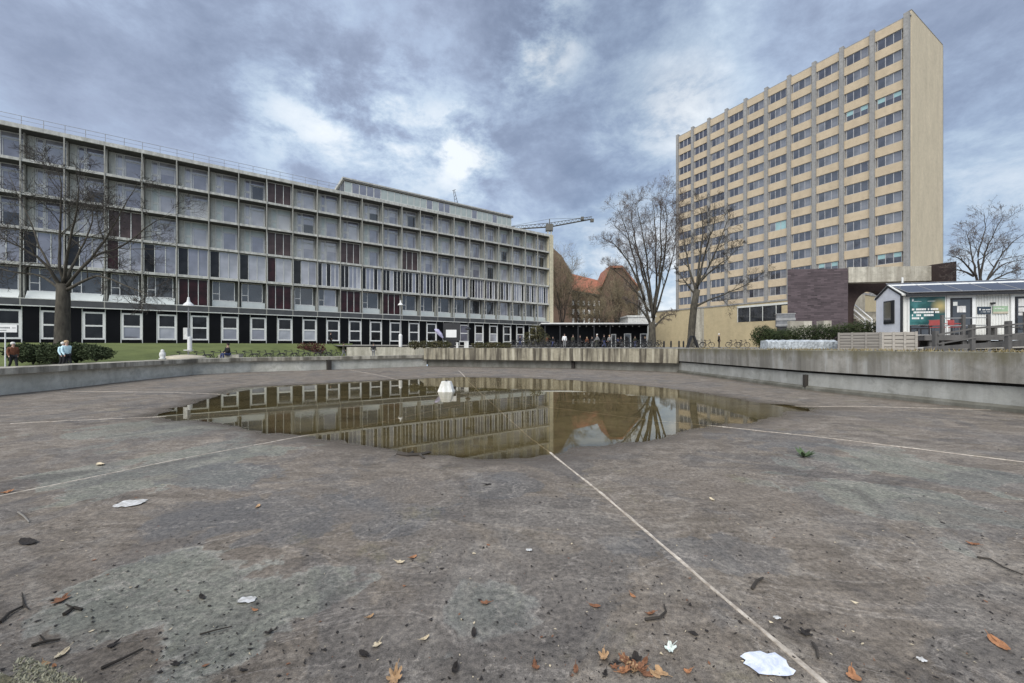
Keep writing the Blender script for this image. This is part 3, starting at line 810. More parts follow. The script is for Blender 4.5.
# ground floor: black panels and white two-light windows
z0, z1 = ZG + .1, Z6 - .725; h = z1 - z0; gw = B*.56; gh = h - .75
fr = unit(gw, gh, [], [(0.1, gw - .1, gh*.5)], 0.14, 0.17).mesh('ground_floor_window', M['white_frame'])
post = MB().box(-.07, 0.0, -.02, .1, -.75, h - .1 - .0).box(gw, gw + .07, -.02, .1, -.75, h - .1).mesh('jamb', M['grey_frame'])
for b in range(b0, b1):
    t = T0 + b*B
    MB().box(t, t + B*.42 - .08, .40, .46, z0 - .8, z1).build('black_panel', M['black_panel'], office)
    o = link('ground_floor_window', fr, office, (t + B*.42, .36, z0 + .40))
    a, c = rnd.choice([(2, 2), (2, 2), (2, 1), (1, 1), (2, 0), (2, 2), (2, 2)])
    link('pane', panes([(.1, gw - .1, .1, gh*.5 - .03, 0), (.1, gw - .1, gh*.5 + .03, gh - .1, 1)], .08).mesh('pane', [GL[c] if c != 2 else M['glass_in'], GL[a] if a != 2 else M['glass_in']]), o)
    MB().box(t + B*.42 - .075, t + B*.42 - .005, .33, .45, z0 - .8, z1).box(t + B*.42 + gw + .005, t + B*.42 + gw + .075, .33, .45, z0 - .8, z1).build('jamb', M['grey_frame'], office)
    MB().box(t + B*.42, t + B*.42 + gw, .40, .46, z0 + .40 + gh + .01, z1).build('top_light', M['black_panel'], office)
MB().box(tA, tE, .47, 1.44, ZG - 1.8, z1).build('plinth_wall', M['black_panel'], office)
# penthouse storey
pa, pb = t_of(342.5), t_of(512.5)
ph = Z1 + .125
MB().box(pa + .25, pb - .1, 0.35, 9, ph, ph + 1.75).build('penthouse_wall', M['dark_band'], office)
MB().box(pa, pb + .2, 0.0, 9.6, ph + 1.76, ph + 2.15).build('penthouse_roof', M['slab'], office)
MB().box(pa + .03, pb + .17, -0.03, 0.10, ph + 1.78, ph + 1.95).build('penthouse_fascia', M['roof'], office)
n_ = 28
for i in range(n_):
    w = (pb - pa - .4)/n_
    o = link('penthouse_window', unit(w - .02, 1.5, [], [], .08, .05).mesh('penthouse_window', M['grey_frame']), office, (pa + .3 + i*w, .22, ph + .12))
    link('pane', panes([(.04, w - .06, .04, 1.46, 0)], .03).mesh('pane', [GL[4] if rnd.random() < .75 else GL[1]]), o)
# roof railing
mb = MB(); tr = tA
mb.box(tA, pa - .2, .10, .13, Z1 + 1.0, Z1 + 1.04); mb.box(tA, pa - .2, .10, .13, Z1 + .58, Z1 + .605)
while tr < pa - .2:
    mb.box(tr, tr + .04, .10, .14, Z1 + .1, Z1 + 1.0); tr += B/2
mb.build('roof_railing', M['metal_grey'], office)

# antenna on the block's roof
za = Z1 + 2.28; pp = loc(t_of(460), -1.2, 0)
an = thing('roof_antenna', 'small leaning lattice antenna on the roof of the long office block', 'antenna', (pp.x, pp.y, za))
mb = MB()
for dx in (-.25, .25):
    mb.bar((dx, 0, 0), (dx*.4 - .5, 0, 2.6), .045)
for k in range(4):
    z = .4 + k*.55; mb.bar((-.25 - .1*k, 0, z), (.2 - .14*k, 0, z + .3), .03)
mb.build('mast', M['metal_dark'], an)
MB().bar((-.75, 0, 2.55), (-.2, 0, 2.75), .04).build('dipole', M['metal_dark'], an)

# ------------------------------------------------------------------ yellow brick tower
TU = Vector((-230, 400, 0)).normalized(); 
Dc = 66.0; TC = Vector(((910.5 - CX)/FPX*Dc, Dc, 0))
TANG = math.atan2(TU.y, TU.x)
# local x along the left face (away from the corner); outward normal is local +y
tower = thing('tower_block', 'tall yellow brick tower block with grey concrete pilasters and dark window bands', 'building', TC, TANG)
TB = 4.43; t_s = 0.45; tw = t_s + 10*TB + .45
dep = 16.3; zc0 = EYE + 52.2; pit = 3.385; wh = 1.85; ztop = EYE + 54.75
MB().box(0, tw, -dep, -.45, 1, ztop - .1).build('core_wall', M['tower_brick'], tower)
MB().box(.0, tw, -dep, -.05, ztop - .095, ztop + .12).build('parapet', M['pilaster'], tower)
MB().box(-.012, .45, -dep + .25, -.46, 1, ztop + .9).build('end_wall', M['tower_brick'], tower)
MB().box(-.05, .5, -dep + .2, -.40, ztop + .905, ztop + 1.0).build('end_coping', M['pilaster'], tower)
MB().box(-.03, .35, -dep - .02, -dep + .245, 1, ztop + .8).build('corner_strip', M['pilaster'], tower)
pmesh = MB().box(-.34, .34, -.44, .34, 1, ztop + .5).mesh('pilaster', M['pilaster'])
for i in range(11): link('pilaster', pmesh, tower, (t_s + i*TB, 0, 0))
ww = TB - .70
tfr = unit(ww, wh, [ww*.08, ww*.355, ww*.64, ww*.915], [], .1, .09).mesh('window', M['tower_frame'])
tg = []
for k in range(9):
    mbp = MB()
    xs_ = [ww*.09, ww*.345, ww*.365, ww*.63, ww*.65, ww*.905]
    for q in range(3):
        mi = 0 if rnd.random() < .72 else 1
        if k == 6 and q > 0: mi = 2
        if k == 7: mi = 2 if q != 1 else 1
        mbp.box(xs_[2*q], xs_[2*q+1], .05, .08, .09, wh*(.55 if k == 7 else .55), mi if k != 7 else 0)
        mbp.box(xs_[2*q], xs_[2*q+1], .051, .082, wh*.552, wh - .09, mi)
    tg.append(mbp.mesh('pane', [M['tower_glass'], M['tower_glass2'], M['tower_cyan']]))
cells = [(k, i) for k in range(13) for i in range(10)]
hide = set((k, i) for k in range(13) for i in range(10) if (i >= 6) and (k >= 2)) 
parts_, rest = [], []
order = sorted(cells, key=lambda c: (c[1]*1.0 + c[0]*.02))
parts_ = order[:100]; rest = order[100:]
special = {(3, 0): 7, (3, 1): 7, (8, 4): 6, (11, 2): 7, (11, 0): 7}
for (k, i) in parts_:
    z = zc0 - k*pit - wh/2
    # window faces +y: mirror by rotating half a turn
    o = link('window', tfr, tower, (t_s + i*TB + .35 + ww, -.12, z), math.pi)
    link('pane', tg[special.get((k, i), rnd.choice([0, 1, 2, 3, 4, 5, 5, 8]))], o)
mb = MB()
for (k, i) in rest:
    z = zc0 - k*pit - wh/2; x0 = t_s + i*TB + .35
    mb.box(x0, x0 + ww, -.24, -.17, z, z + wh, 0)
    for q in (.04, .355, .64, .96): mb.box(x0 + ww*q - .08, x0 + ww*q + .08, -.16, -.10, z, z + wh, 1)
tag(mb.build('far_windows', [M['tower_glass'], M['tower_frame']], tower), kind='stuff')
for k in range(14):
    za_ = zc0 - (k - 1)*pit - wh/2; zb_ = zc0 - k*pit + wh/2
    if k == 0: za_ = ztop - .1
    if k == 13: zb_ = 8
    mb = MB()
    for i in range(10):
        x0 = t_s + i*TB + .345
        mb.box(x0, x0 + ww + .01, -.44, .04, zb_ + .003, za_ - .003, 0)
    mb.build('spandrel', M['spandrel'], tower)

# podium hall
PO = Vector(((704 - CX)/FPX*84, 84, 0))
pod = thing('podium_hall', 'low yellow brick hall with strip window at the foot of the tower', 'building', PO, TANG)
pz = EYE + 8.0
MB().box(-26, 13.8, -20, 0, 1, pz - .02).build('wall', M['podium'], pod)
MB().box(-26.1, 13.9, -20.1, .12, pz - .015, pz + .28).build('roof', M['pilaster'], pod)
MB().box(0.0, 2.1, .01, .05, 1, pz - .05).build('shaded_return', M['beam'], pod)  # flat greyer strip, painted for the shaded return face of the wall
wx0, wx1 = -16.5, -7.2
wz0, wz1 = EYE + 4.6, EYE + 7.35
MB().box(wx0, wx1, -.3, .02, wz0, wz1).build('strip_window', M['glass_c'], pod)
mb = MB(); mb.box(wx0 - .1, wx1 + .1, .025, .12, wz1, wz1 + .35)
for q in range(5):
    x = wx0 + (wx1 - wx0)*q/4; mb.box(x - .05, x + .05, .025, .09, wz0, wz1)
mb.build('window_frame', M['grey_frame'], pod)
# link wing below the tower, right of the strip window
MB().box(-26, -17, .02, 4, 1, pz - 1.2).build('side_wing', M['podium'], pod)

# ------------------------------------------------------------------ clinker gatehouse with arch and stairs
gz = 1.79
gate = thing('brick_gatehouse', 'purple clinker gatehouse with concrete beam and arched stair opening', 'building')
y0 = 44.0
def X(px, Y): return (px - CX)/FPX*Y
def Z(py, Y): return EYE + (HY - py)/FPX*Y
MB().prism([(X(787.5, y0 + .6), y0 + .6, 1), (X(848, y0), y0, 1), (X(848, y0), y0, Z(268.3, y0)), (X(787.5, y0 + .6), y0 + .6, Z(269.2, y0 + .6))], (2.4, 3, 0)).build('wall', M['purple'], gate)
yb = 45.2
mb = MB(); mb.prism([(X(848.5, yb), yb, Z(282.5, yb)), (X(932, yb - 1.4), yb - 1.4, Z(280.5, yb - 1.4)), (X(932, yb - 1.4), yb - 1.4, Z(265.8, yb - 1.4)), (X(848.5, yb), yb, Z(267.2, yb))], (0.3, 1.2, 0))
mb.build('concrete_beam', M['beam'], gate)
mb = MB(); mb.prism([(X(932.5, yb - 1.5), yb - 1.5, 1), (X(956.5, 41), 41, 1), (X(956.5, 41), 41, Z(261.2, 41)), (X(932.5, yb - 1.5), yb - 1.5, Z(264.6, yb - 1.5))], (.2, 1.6, 0))
mb.build('side_wall', M['dark_brick'], gate)
# arch wall: face polygon with an arched opening
ya = 47.0
cxA, rA = X(872, ya), 2.15; zs = Z(311, ya); xl, xr, zt = X(846, ya), X(936, ya), Z(281, ya)
mb = MB()
prev = None; K = 16
for i in range(K):
    a0 = math.pi - math.pi*i/K; a1 = math.pi - math.pi*(i+1)/K
    p0 = (cxA + rA*math.cos(a0), zs + rA*1.1*math.sin(a0)); p1 = (cxA + rA*math.cos(a1), zs + rA*1.1*math.sin(a1))
    mb.prism([(p0[0], ya, p0[1]), (p1[0], ya, p1[1]), (p1[0], ya, zt), (p0[0], ya, zt)], (0, .8, 0))
mb.box(xl, cxA - rA, ya, ya + .8, 1, zt); mb.box(cxA + rA, xr, ya, ya + .8, 1, zt)
mb.build('arch_wall', M['dark_brick'], gate)
mb = MB()
for i in range(9):
    mb.box(cxA - 1.9, cxA + 1.9, ya - 1.5 + i*.36, ya + 4, (4.0 + i*.24) if i else 1.7, 4.0 + (i+1)*.24 - .004)
mb.build('stair', M['beam'], gate)
for dx in (-2.6, -1.8, 1.7):
    mb = MB(); mb.bar((cxA + dx, ya - 2.0, 5.0), (cxA + dx + .9, ya + 1.6, 7.2), .08); mb.bar((cxA + dx, ya - 2.0, 1.8), (cxA + dx, ya - 2.0, 5.0), .07); mb.bar((cxA + dx + .9, ya + 1.6, 4.0), (cxA + dx + .9, ya + 1.6, 7.2), .07)
    mb.bar((cxA + dx, ya - 2.0, 4.5), (cxA + dx + .9, ya + 1.6, 6.6), .06)
    mb.build('handrail', M['white_paint'], gate)
MB().box(cxA - 3.4, cxA + 3.6, ya + 5, ya + 5.2, 1, zs + 2.6).build('back_wall', M['beam'], gate)
MB().box(cxA - .9, cxA + .5, ya + 4.9, ya + 4.99, 6.1, 8.1).build('back_window', M['glass_c'], gate)

# grey equipment trolley / van-like box and slab in front of the gatehouse
tz = thing('equipment_container', 'silver grey equipment container beside the purple clinker wall', 'container', (X(785.0, 42), 42, 3.75), -.5)
mb = MB(); mb.box(-.8, .8, -.6, .6, .25, 1.55); mb.build('housing', M['container'], tz)
mb = MB(); mb.box(-.85, .85, -.66, -.605, .9, 1.15); mb.box(-.85, .85, -.66, -.605, .35, .5); mb.box(-.86, .86, -.64, .64, 1.553, 1.64); mb.build('panels', M['metal_grey'], tz)
MB().box(-.7, .7, -.5, .5, -2.0, .248).build('base', M['metal_dark'], tz)
sl = MB().box(X(790, 41), X(812, 41), 41, 42, 1.8, Z(321, 41)).build('concrete_block', M['beam']); tag(sl, 'pale low concrete block behind the hedge, left of the purple wall base', 'block')
sl = MB().box(X(824, 41), X(831.5, 41), 41, 42, 1.8, Z(320.6, 41)).build('concrete_block', M['beam']); tag(sl, 'narrow pale concrete block behind the hedge under the purple wall', 'block')

# ------------------------------------------------------------------ tiny house with solar roof
HA = R(-14); hc = Vector((X(903, 23.3), 23.3, 2.6))
house = thing('tiny_house', 'small pale clad tiny house with solar panels and teal poster window', 'building', hc, HA)
HL, HD, eave, ridge = 9.5, 2.35, 2.34, 2.98
hx = 0.0
mb = MB(); mb.box(0, HL, .05, HD, 0.02, eave); x = 0.06
while x < HL:
    if not (.2 < x < 2.06 or 2.06 < x < 3.38 or 4.9 < x < 6.3): mb.box(x, x + .05, .025, .048, .05, eave - .05)
    x += .125
mb.build('wall', M['cladding'], house)
mb = MB(); mb.prism([(-.05, 0, 0.02), (-.05, HD, .02), (-.05, HD, eave), (-.05, HD/2, ridge), (-.05, 0, eave)], (.045, 0, 0)); mb.build('gable_wall', M['cladding_gable'], house)
mb = MB()
for (ya_, za_, yb_, zb_) in ((-.02, eave, HD/2, ridge + .03), (HD + .02, eave, HD/2, ridge + .03)):
    mb.prism([(-.12, ya_, za_ - .02), (-.12, yb_, zb_ - .02), (-.12, yb_, zb_ + .09), (-.12, ya_, za_ + .09)], (.09, 0, 0))
mb.box(-.12, -.03, -.06, .03, 0, eave)
mb.build('black_trim', M['metal_dark'], house)
mb = MB()
mb.prism([(-.10, -.12, eave - .02), (-.10, HD/2, ridge + .06), (-.10, HD + .12, eave - .02), (-.10, HD + .12, eave + .08), (-.10, HD/2, ridge + .16), (-.10, -.12, eave + .08)], (HL + .2, 0, 0))
mb.build('roof', M['cladding'], house)
# solar panels stand proud of the roof on the near slope
sl_v = Vector((0, HD/2 + .75, 3.26 - (eave + .12)))
for i in range(7):
    mb = MB(); x0 = .02 + i*1.27
    o0 = Vector((x0, -.40, eave + .12))
    a_, b_, c_, d_ = o0, o0 + Vector((1.25, 0, 0)), o0 + Vector((1.25, 0, 0)) + sl_v, o0 + sl_v
    mb.prism([a_, b_, c_, d_], (0, .02, -.05))
    pn = mb.build('solar_panel', M['solar'], house)
    e = MB(); e.bar(a_, d_, .022, 4); e.bar(a_, b_, .025, 4); e.bar(d_, c_, .02, 4); e.build('panel_frame', M['metal_grey'], pn)
MB().box(-.05, HL, -.36, -.30, eave - .10, eave + .03).build('gutter', M['metal_dark'], house)
# gable window
gw_ = MB().box(-.10, -.055, .62, 1.55, .75, 2.15).build('gable_window', M['metal_dark'], house)
MB().box(-.112, -.103, .85, 1.49, .85, 2.08).build('pane', M['glass_c'], gw_)
# poster window, doors, signs
def flat(name, x0, x1, z0, z1, m, y=-.0, d=.03, par=None): return MB().box(x0, x1, y - d, y, z0, z1).build(name, m, par or house)
pw = flat('poster_window', .24, 2.02, .02, 2.28, M['white_paint'], .02, .05)
ps = flat('poster', .30, 1.96, .62, 2.22, M['poster'], -.034, .012, pw)
flat('lower_pane', .30, 1.96, .06, .60, M['glass_c'], -.034, .012, pw)
lt = MB(); rr_ = random.Random(3)
for row, (z, wd, hgt) in enumerate(((1.46, 1.22, .105), (1.29, 1.28, .105), (1.12, 1.02, .105), (.95, .5, .105))):
    x = .40
    while x < .40 + wd:
        w = rr_.uniform(.05, .085)
        if rr_.random() > .12: lt.box(x, x + w*.8, -.055, -.047, z, z + hgt); 
        x += w
for (x0, x1) in ((.5, .86), (1.15, 1.5)): 
    x = x0
    while x < x1: lt.box(x, x + .03, -.055, -.047, 1.96, 1.99); x += .045
lt.box(.40, .48, -.055, -.047, 1.98, 2.12)
lt.build('lettering', M['white_paint'], ps)
for (x0, x1) in ((2.2, 3.2), (5.08, 6.12)):
    d = flat('door', x0, x1, .02, 2.12, M['metal_dark'], .01, .05)
    flat('pane', x0 + .1, x1 - .1, .12, 2.02, M['glass_c'], -.042, .01, d)
    if x0 < 3:
        flat('paper_notice', x0 + .30, x0 + .70, 1.30, 1.66, M['paper'], -.056, .006, d); flat('paper_notice', x0 + .12, x0 + .32, 1.68, 1.9, M['grey_frame'], -.056, .006, d)
    else:
        flat('paper_notice', x0 + .14, x0 + .56, 1.58, 2.0, M['paper'], -.056, .006, d); flat('paper_notice', x0 + .14, x0 + .56, 1.28, 1.52, M['paper'], -.056, .006, d); flat('paper_notice', x0 + .14, x0 + .56, 1.08, 1.24, M['paper'], -.056, .006, d)
    mb = MB(); mb.box(x0 - .16, x0 - .005, -.045, .04, .0, 2.3); mb.box(x1 + .005, x1 + .16, -.045, .04, .0, 2.3); mb.box(x0 - .004, x1 + .004, -.045, .04, 2.125, 2.3)
    mb.build('door_casing', M['white_paint'], house)
def signrow(par, x0, x1, z, hgt, y, m, gap=.3):
    mb = MB(); x = x0
    while x < x1:
        w = rr_.uniform(.03, .05)
        if rr_.random() > .15: mb.box(x, x + w*.75, y - .006, y, z, z + hgt)
        x += w
    mb.build('lettering', m, par)
s1 = flat('sign', 3.46, 4.06, 1.20, 1.60, M['navy'], .018, .035); signrow(s1, 3.63, 4.0, 1.40, .06, -.02, M['white_paint']); signrow(s1, 3.6, 4.0, 1.29, .03, -.02, M['white_paint']); MB().box(3.53, 3.59, -.026, -.02, 1.40, 1.5).build('emblem', M['white_paint'], s1)
s2 = flat('sign', 4.15, 4.81, 1.20, 1.62, M['green_sign'], .018, .035); signrow(s2, 4.22, 4.46, 1.45, .07, -.02, M['cladding']); flat('lower_stripe', 4.15, 4.81, 1.20, 1.31, M['tan_stone'], -.018, .004, s2)
MB().poly([(4.5, -.022, 1.50), (4.58, -.022, 1.42), (4.72, -.022, 1.58), (4.6, -.022, 1.47)]).build('emblem', M['white_paint'], s2)
MB().box(4.05, 4.17, -.14, .02, 1.72, 1.83).build('wall_lamp', M['metal_dark'], house)
MB().bar((.95, HD/2 + .5, ridge - .1), (.95, HD/2 + .5, ridge + .66), .05, 8).build('vent_pipe', M['white_paint'], house)

# deck and ramp in front of it
deck = thing('timber_deck', 'raised timber deck with sloping ramp rail in front of the tiny house', 'deck', hc, HA)
mb = MB()
for i in range(18): mb.box(-.3, 11, -2.1 + i*.12, -2.1 + i*.12 + .105, -.12, -.02)
mb.build('boards', M['deck'], deck)
mb = MB(); mb.box(-.3, 11, -2.14, -2.105, -.30, -.02); mb.box(-.3, -.26, -2.1, 0, -.30, -.02); mb.build('edge_beam', M['timber_dark'], deck)
mb = MB()
for i in range(8):
    for y in (-2.0, -.3): MB().box(.0 + i*1.5, .12 + i*1.5, y, y + .12, -.85, -.12).build('support', M['timber_dark'], deck)
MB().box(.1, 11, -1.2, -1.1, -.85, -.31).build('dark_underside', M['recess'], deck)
# inner posts
for x in (.55, 1.45, 2.5, 4.0, 6.6):
    mb = MB(); mb.box(x - .06, x + .06, -2.06, -1.94, -.8, 1.05 if x != 4.0 else 1.15); mb.build('post', M['timber_dark'], deck)
for (xa, xb, z) in ((.55, 2.5, .45), (.55, 2.5, .85), (4.0, 9, .35)):
    MB().box(xa, xb, -2.0, -1.95, z, z + .05).build('rail', M['metal_grey'], deck)
# ramp fence in front (outer)
fn = thing('ramp_fence', 'dark timber post and rail fence along the ramp beside the basin wall', 'fence', (0, 0, 0))
FY = 16.0
fp = [(935.5, 331, 16.4), (971.8, 324.5, 16.0), (1008.2, 321.0, 15.6), (1046, 317, 15.2), (1085, 313, 14.8), (1125, 309, 14.4)]
fpts = []
for (px, pt, Y) in fp:
    x = X(px, Y); zt_ = Z(pt, Y); fpts.append((x, Y, zt_))
    MB().box(x - .075, x + .075, Y - .07, Y + .07, 1.7, zt_).build('post', M['timber_dark'], fn)
for a, b in zip(fpts[:-1], fpts[1:]):
    for (za_, zb_, hh) in ((-.12, -.12, .07), (-.50, -.50, .06)):
        mb = MB(); mb.prism([(a[0], a[1] - .1, a[2] + za_), (b[0], b[1] - .1, b[2] + zb_), (b[0], b[1] - .1, b[2] + zb_ - hh), (a[0], a[1] - .1, a[2] + za_ - hh)], (0, .015, 0)); mb.build('rail', M['timber_dark'], fn)
rp = MB().prism([(X(915, 17.5), 17.2, 1.83), (X(1030, 17.5), 16.6, 1.95), (X(1150, 17.5), 16.0, 2.5), (X(1150, 17.5), 17.6, 2.5), (X(1030, 18), 18.2, 1.95), (X(915, 18), 18.6, 1.83)], (0, 0, .06)).build('ramp', M['deck']); tag(rp, 'pale boarded access ramp behind the dark post and rail fence', 'ramp')
rb = MB(); rb.prism([(X(925, 16.1), 16.1, 1.82), (X(1060, 15.8), 15.8, 2.05), (X(1060, 15.8), 15.8, 2.35), (X(925, 16.1), 16.1, 1.95)], (0, .06, 0)); rb.build('kick_board', M['timber_dark'], fn)

# bench on the deck + red chairs
bn = thing('bench', 'dark slatted bench on the deck below the navy and green signs', 'bench', hc + Matrix.Rotation(HA, 3, 'Z') @ Vector((4.5, -.9, -.02)), HA)
MB().box(-1.3, 1.3, -.2, -.07, .40, .45).box(-1.3, 1.3, -.05, .08, .40, .45).box(-1.3, 1.3, .10, .23, .40, .45).build('seat', M['timber_dark'], bn)
for x in (-1.0, 1.0): MB().box(x - .06, x + .06, -.18, .2, 0, .40).build('leg', M['timber_dark'], bn)
def chair(label, p, rz):
    c = thing('garden_chair', label, 'chair', p, rz, 'red chairs on the deck')
    MB().box(-.24, .24, -.24, .24, .43, .47).build('seat', M['red_seat'], c)
    mb = MB(); 
    for i in range(7):
        a = -1.0 + i*2.0/6; a2 = a + .3
        mb.box(math.sin(a)*.25 - .035, math.sin(a)*.25 + .035, .20 + .05*math.cos(a), .23 + .05*math.cos(a), .55, .815)
    mb.box(-.26, .26, .24, .28, .82, .855); mb.build('backrest', M['red_seat'], c)
    for x in (-.21, .21):
        for y in (-.21, .21): MB().bar((x, y, 0), (x, y, .43), .018).build('leg', M['metal_grey'], c)
    for x in (-.27, .27): MB().box(x - .02, x + .02, -.2, .24, .62, .66).build('armrest', M['red_seat'], c)
    return c
HR = Matrix.Rotation(HA, 3, 'Z')
chair('red garden chair on the deck nearer the teal poster middle', hc + HR @ Vector((1.0, -1.0, -.02)), HA + 2.2)
c2 = chair('bright red garden chair on the deck at the poster window right corner', hc + HR @ Vector((1.75, -1.15, -.02)), HA + .5)

# planters and foil bench in front of hedge
def planter(px0, px1, pt, pb, Y, label, tm='timber'):
    xa, xb = X(px0, Y), X(px1, Y); zt_ = Z(pt, Y)
    o = thing('timber_planter', label, 'planter', ((xa + xb)/2, Y, 1.79), -.70, 'timber planters behind the right basin wall')
    w = (xb - xa)/2*.76; h = zt_ - 1.79; mb = MB()
    k = max(3, int(h/.14))
    for i in range(k):
        mb.box(-w, w, 0, .04, .02 + i*h/k, (i+1)*h/k - .006); mb.box(-w, -w + .04, .042, 1.0, .02 + i*h/k, (i+1)*h/k - .006); mb.box(w - .04, w, .042, 1.0, .02 + i*h/k, (i+1)*h/k - .006); mb.box(-w, w, 1.0, 1.04, .02 + i*h/k, (i+1)*h/k - .006)
    mb.build('boards', M[tm], o)
    mb = MB()
    for f in (-.98, -.33, .33, .98): MB().box(w*f - .04, w*f + .04, -.03, -.002, 0, h + .01).build('batten', M[tm], o)
    MB().box(-w + .05, w - .05, .05, .99, .1, h - .08).build('soil', M['recess'], o)
    return o
planter(838, 880, 332.5, 349, 20.5, 'long weathered timber planter between the foil bench and the tiny house')
planter(883, 915.5, 332, 350, 17.6, 'paler square timber planter in front of the tiny house gable', 'timber_pale')
fb = MB(); fy = 22.5; xa, xb = X(765, fy), X(834, fy); k = 30
prof = []
for i in range(k + 1):
    x = xa + (xb - xa)*i/k
    zt_ = Z(340.2, fy) + .04*mnoise.noise(Vector((i*.7, 0, 0))) + .03*rnd.random()
    fb.v += [(x, fy - .25 + .04*rnd.random(), 1.84), (x, fy - .3 + .06*rnd.random(), zt_ - .1), (x, fy, zt_), (x, fy + .4, zt_ - .03), (x, fy + .45, 1.84)]
for i in range(k):
    for j in range(4): fb.f.append((i*5+j, i*5+j+1, i*5+j+6, i*5+j+5)); fb.mi.append(0)
fb.f.append((0, 1, 2, 3, 4)); fb.mi.append(0); fb.f.append(tuple(k*5 + j for j in range(5))); fb.mi.append(0)
fbo = fb.build('foil_bench', M['foil']); tag(fbo, 'crumpled silver foil wrapped bench in front of the dark hedge', 'bench')

# ------------------------------------------------------------------ leafy things
def leaf_cloud(mb, c, rad, n, size, r_, flat_=0.0, mi=0, surf=0.55):
    for _ in range(n):
        while True:
            p = Vector((r_.uniform(-1, 1), r_.uniform(-1, 1), r_.uniform(-1, 1)))
            if surf < p.length < 1: break
        k = 0.82 + 0.3*mnoise.noise(p*2.5 + Vector(c)*.3)
        q = Vector(c) + Vector((p.x*rad[0]*k, p.y*rad[1]*k, p.z*rad[2]*k))
        a = Vector((r_.gauss(0, 1), r_.gauss(0, 1), r_.gauss(0, 1))).normalized(); b = a.orthogonal().normalized()
        s = size*r_.uniform(.5, 1.2)
        mb.poly([q - a*s, q + b*s*.45, q + a*s, q - b*s*.45], mi)
def bush(name, label, blobs, n, size, m, cat='bush', seed=1):
    r_ = random.Random(seed); root = thing(name, label, cat, (0, 0, 0)); mb = MB()
    for (c, rad) in blobs:
        leaf_cloud(mb, c, rad, n, size, r_); st = MB()
        for _ in range(7):
            e = Vector(c) + Vector((r_.uniform(-.6, .6)*rad[0], r_.uniform(-.6, .6)*rad[1], r_.uniform(0, .7)*rad[2]))
            st.tube([(c[0], c[1], c[2] - rad[2]), Vector((c[0], c[1], c[2] - rad[2])).lerp(e, .5) + Vector((.05, 0, .05)), e], [.04, .03, .01], 4)
        st.build('stem', M['bark_dark'], root)
    mb.build('foliage', m, root, fix=False)
    return root
bush('low_bush', 'dark spreading bush at the left of the big bare tree trunk', [(at(px, 352 + (i % 2)*2, 27.5 + (i % 3)), (1.3, 1.0, .75)) for i, px in enumerate((22, 33, 44, 55))], 1500, .10, M['bush_left'], seed=2)
bush('low_bush', 'dark spreading bush at the right of the big bare tree trunk', [(at(px, 351 + (i % 2)*2, 27.5 + (i % 3)), (1.2, 1.0, .8 - .08*i)) for i, px in enumerate((66, 76, 87, 96))], 1500, .10, M['bush_left'], seed=3)
bush('ball_bush', 'dark rounded clipped bush at the left end of the hedge', [(Vector((X(763, 26), 26, 2.62)), (.85, .8, .88)), (Vector((X(771, 26), 26.2, 2.5)), (.8, .7, .8))], 3200, .06, M['bush'], seed=4)
bush('clipped_hedge', 'long dark hedge behind the foil bench and planters', [(Vector((X(px, 26), 26.4, 2.62 + .06*math.sin(px) + (px - 780)*.005)), (1.1, .6, .66 + .10*math.sin(px*.11))) for px in range(780, 884, 10)], 1500, .06, M['bush'], 'hedge', seed=5)
bush('red_shrub', 'reddish bare shrub at the end of the pale retaining wall', [(at(px, 348.5, 49.5), (1.1, .8, .9)) for px in (303, 311, 318)], 420, .12, M['shrub_red'], 'shrub', seed=6)
bush('ivy_shrub', 'straggly green shrub along the wall top left of the white board', [(Vector((X(px, 39.5), 39.8, 2.15)), (.9, .5, .5)) for px in (414, 424, 434, 444)], 420, .09, M['ivy'], 'shrub', seed=7)
bush('dry_shrub', 'brown dry shrub along the wall top right of the white board', [(Vector((X(px, 38.2), 38.6, 2.05)), (.8, .4, .4)) for px in (478, 488, 497, 506)], 380, .09, M['ivy'], 'shrub', seed=8)
bush('leafy_sapling', 'small leafy shrub before the right end of the office block', [(Vector((X(px, 55), 55, z)), (1.3, 1.0, 1.2)) for px, z in ((530, 3.0), (536, 4.0), (541, 3.2))], 420, .13, M['ivy'], 'shrub', seed=9)
# dry grass and moss tufts on the right wall's top
mb = MB(); r_ = random.Random(11)
of = offsets(right_line)
for i in range(2600):
    f = r_.random()**1.2*2.15; k = min(int(f), 2); p = of[k][0].lerp(of[k+1][0], f - k); n = of[k][1]
    q = p - n*r_.uniform(-.12, 1.6) ; cl = mnoise.noise(Vector((q.x*.9, q.y*.9, 4)))
    if cl < -.05: continue
    hgt = r_.uniform(.03, .13)*(1 + cl); a = r_.uniform(0, 6.28); d = Vector((math.cos(a), math.sin(a), 0))
    b_ = Vector((q.x, q.y, 1.80)); mb.poly([b_ - d*.02, b_ + d*.02, b_ + Vector((r_.gauss(0, .05), r_.gauss(0, .05), hgt))])
tag(mb.build('dry_grass', M['dry'], fix=False), 'dry grass and moss tufts on top of the right basin wall', 'grass', kind='stuff')

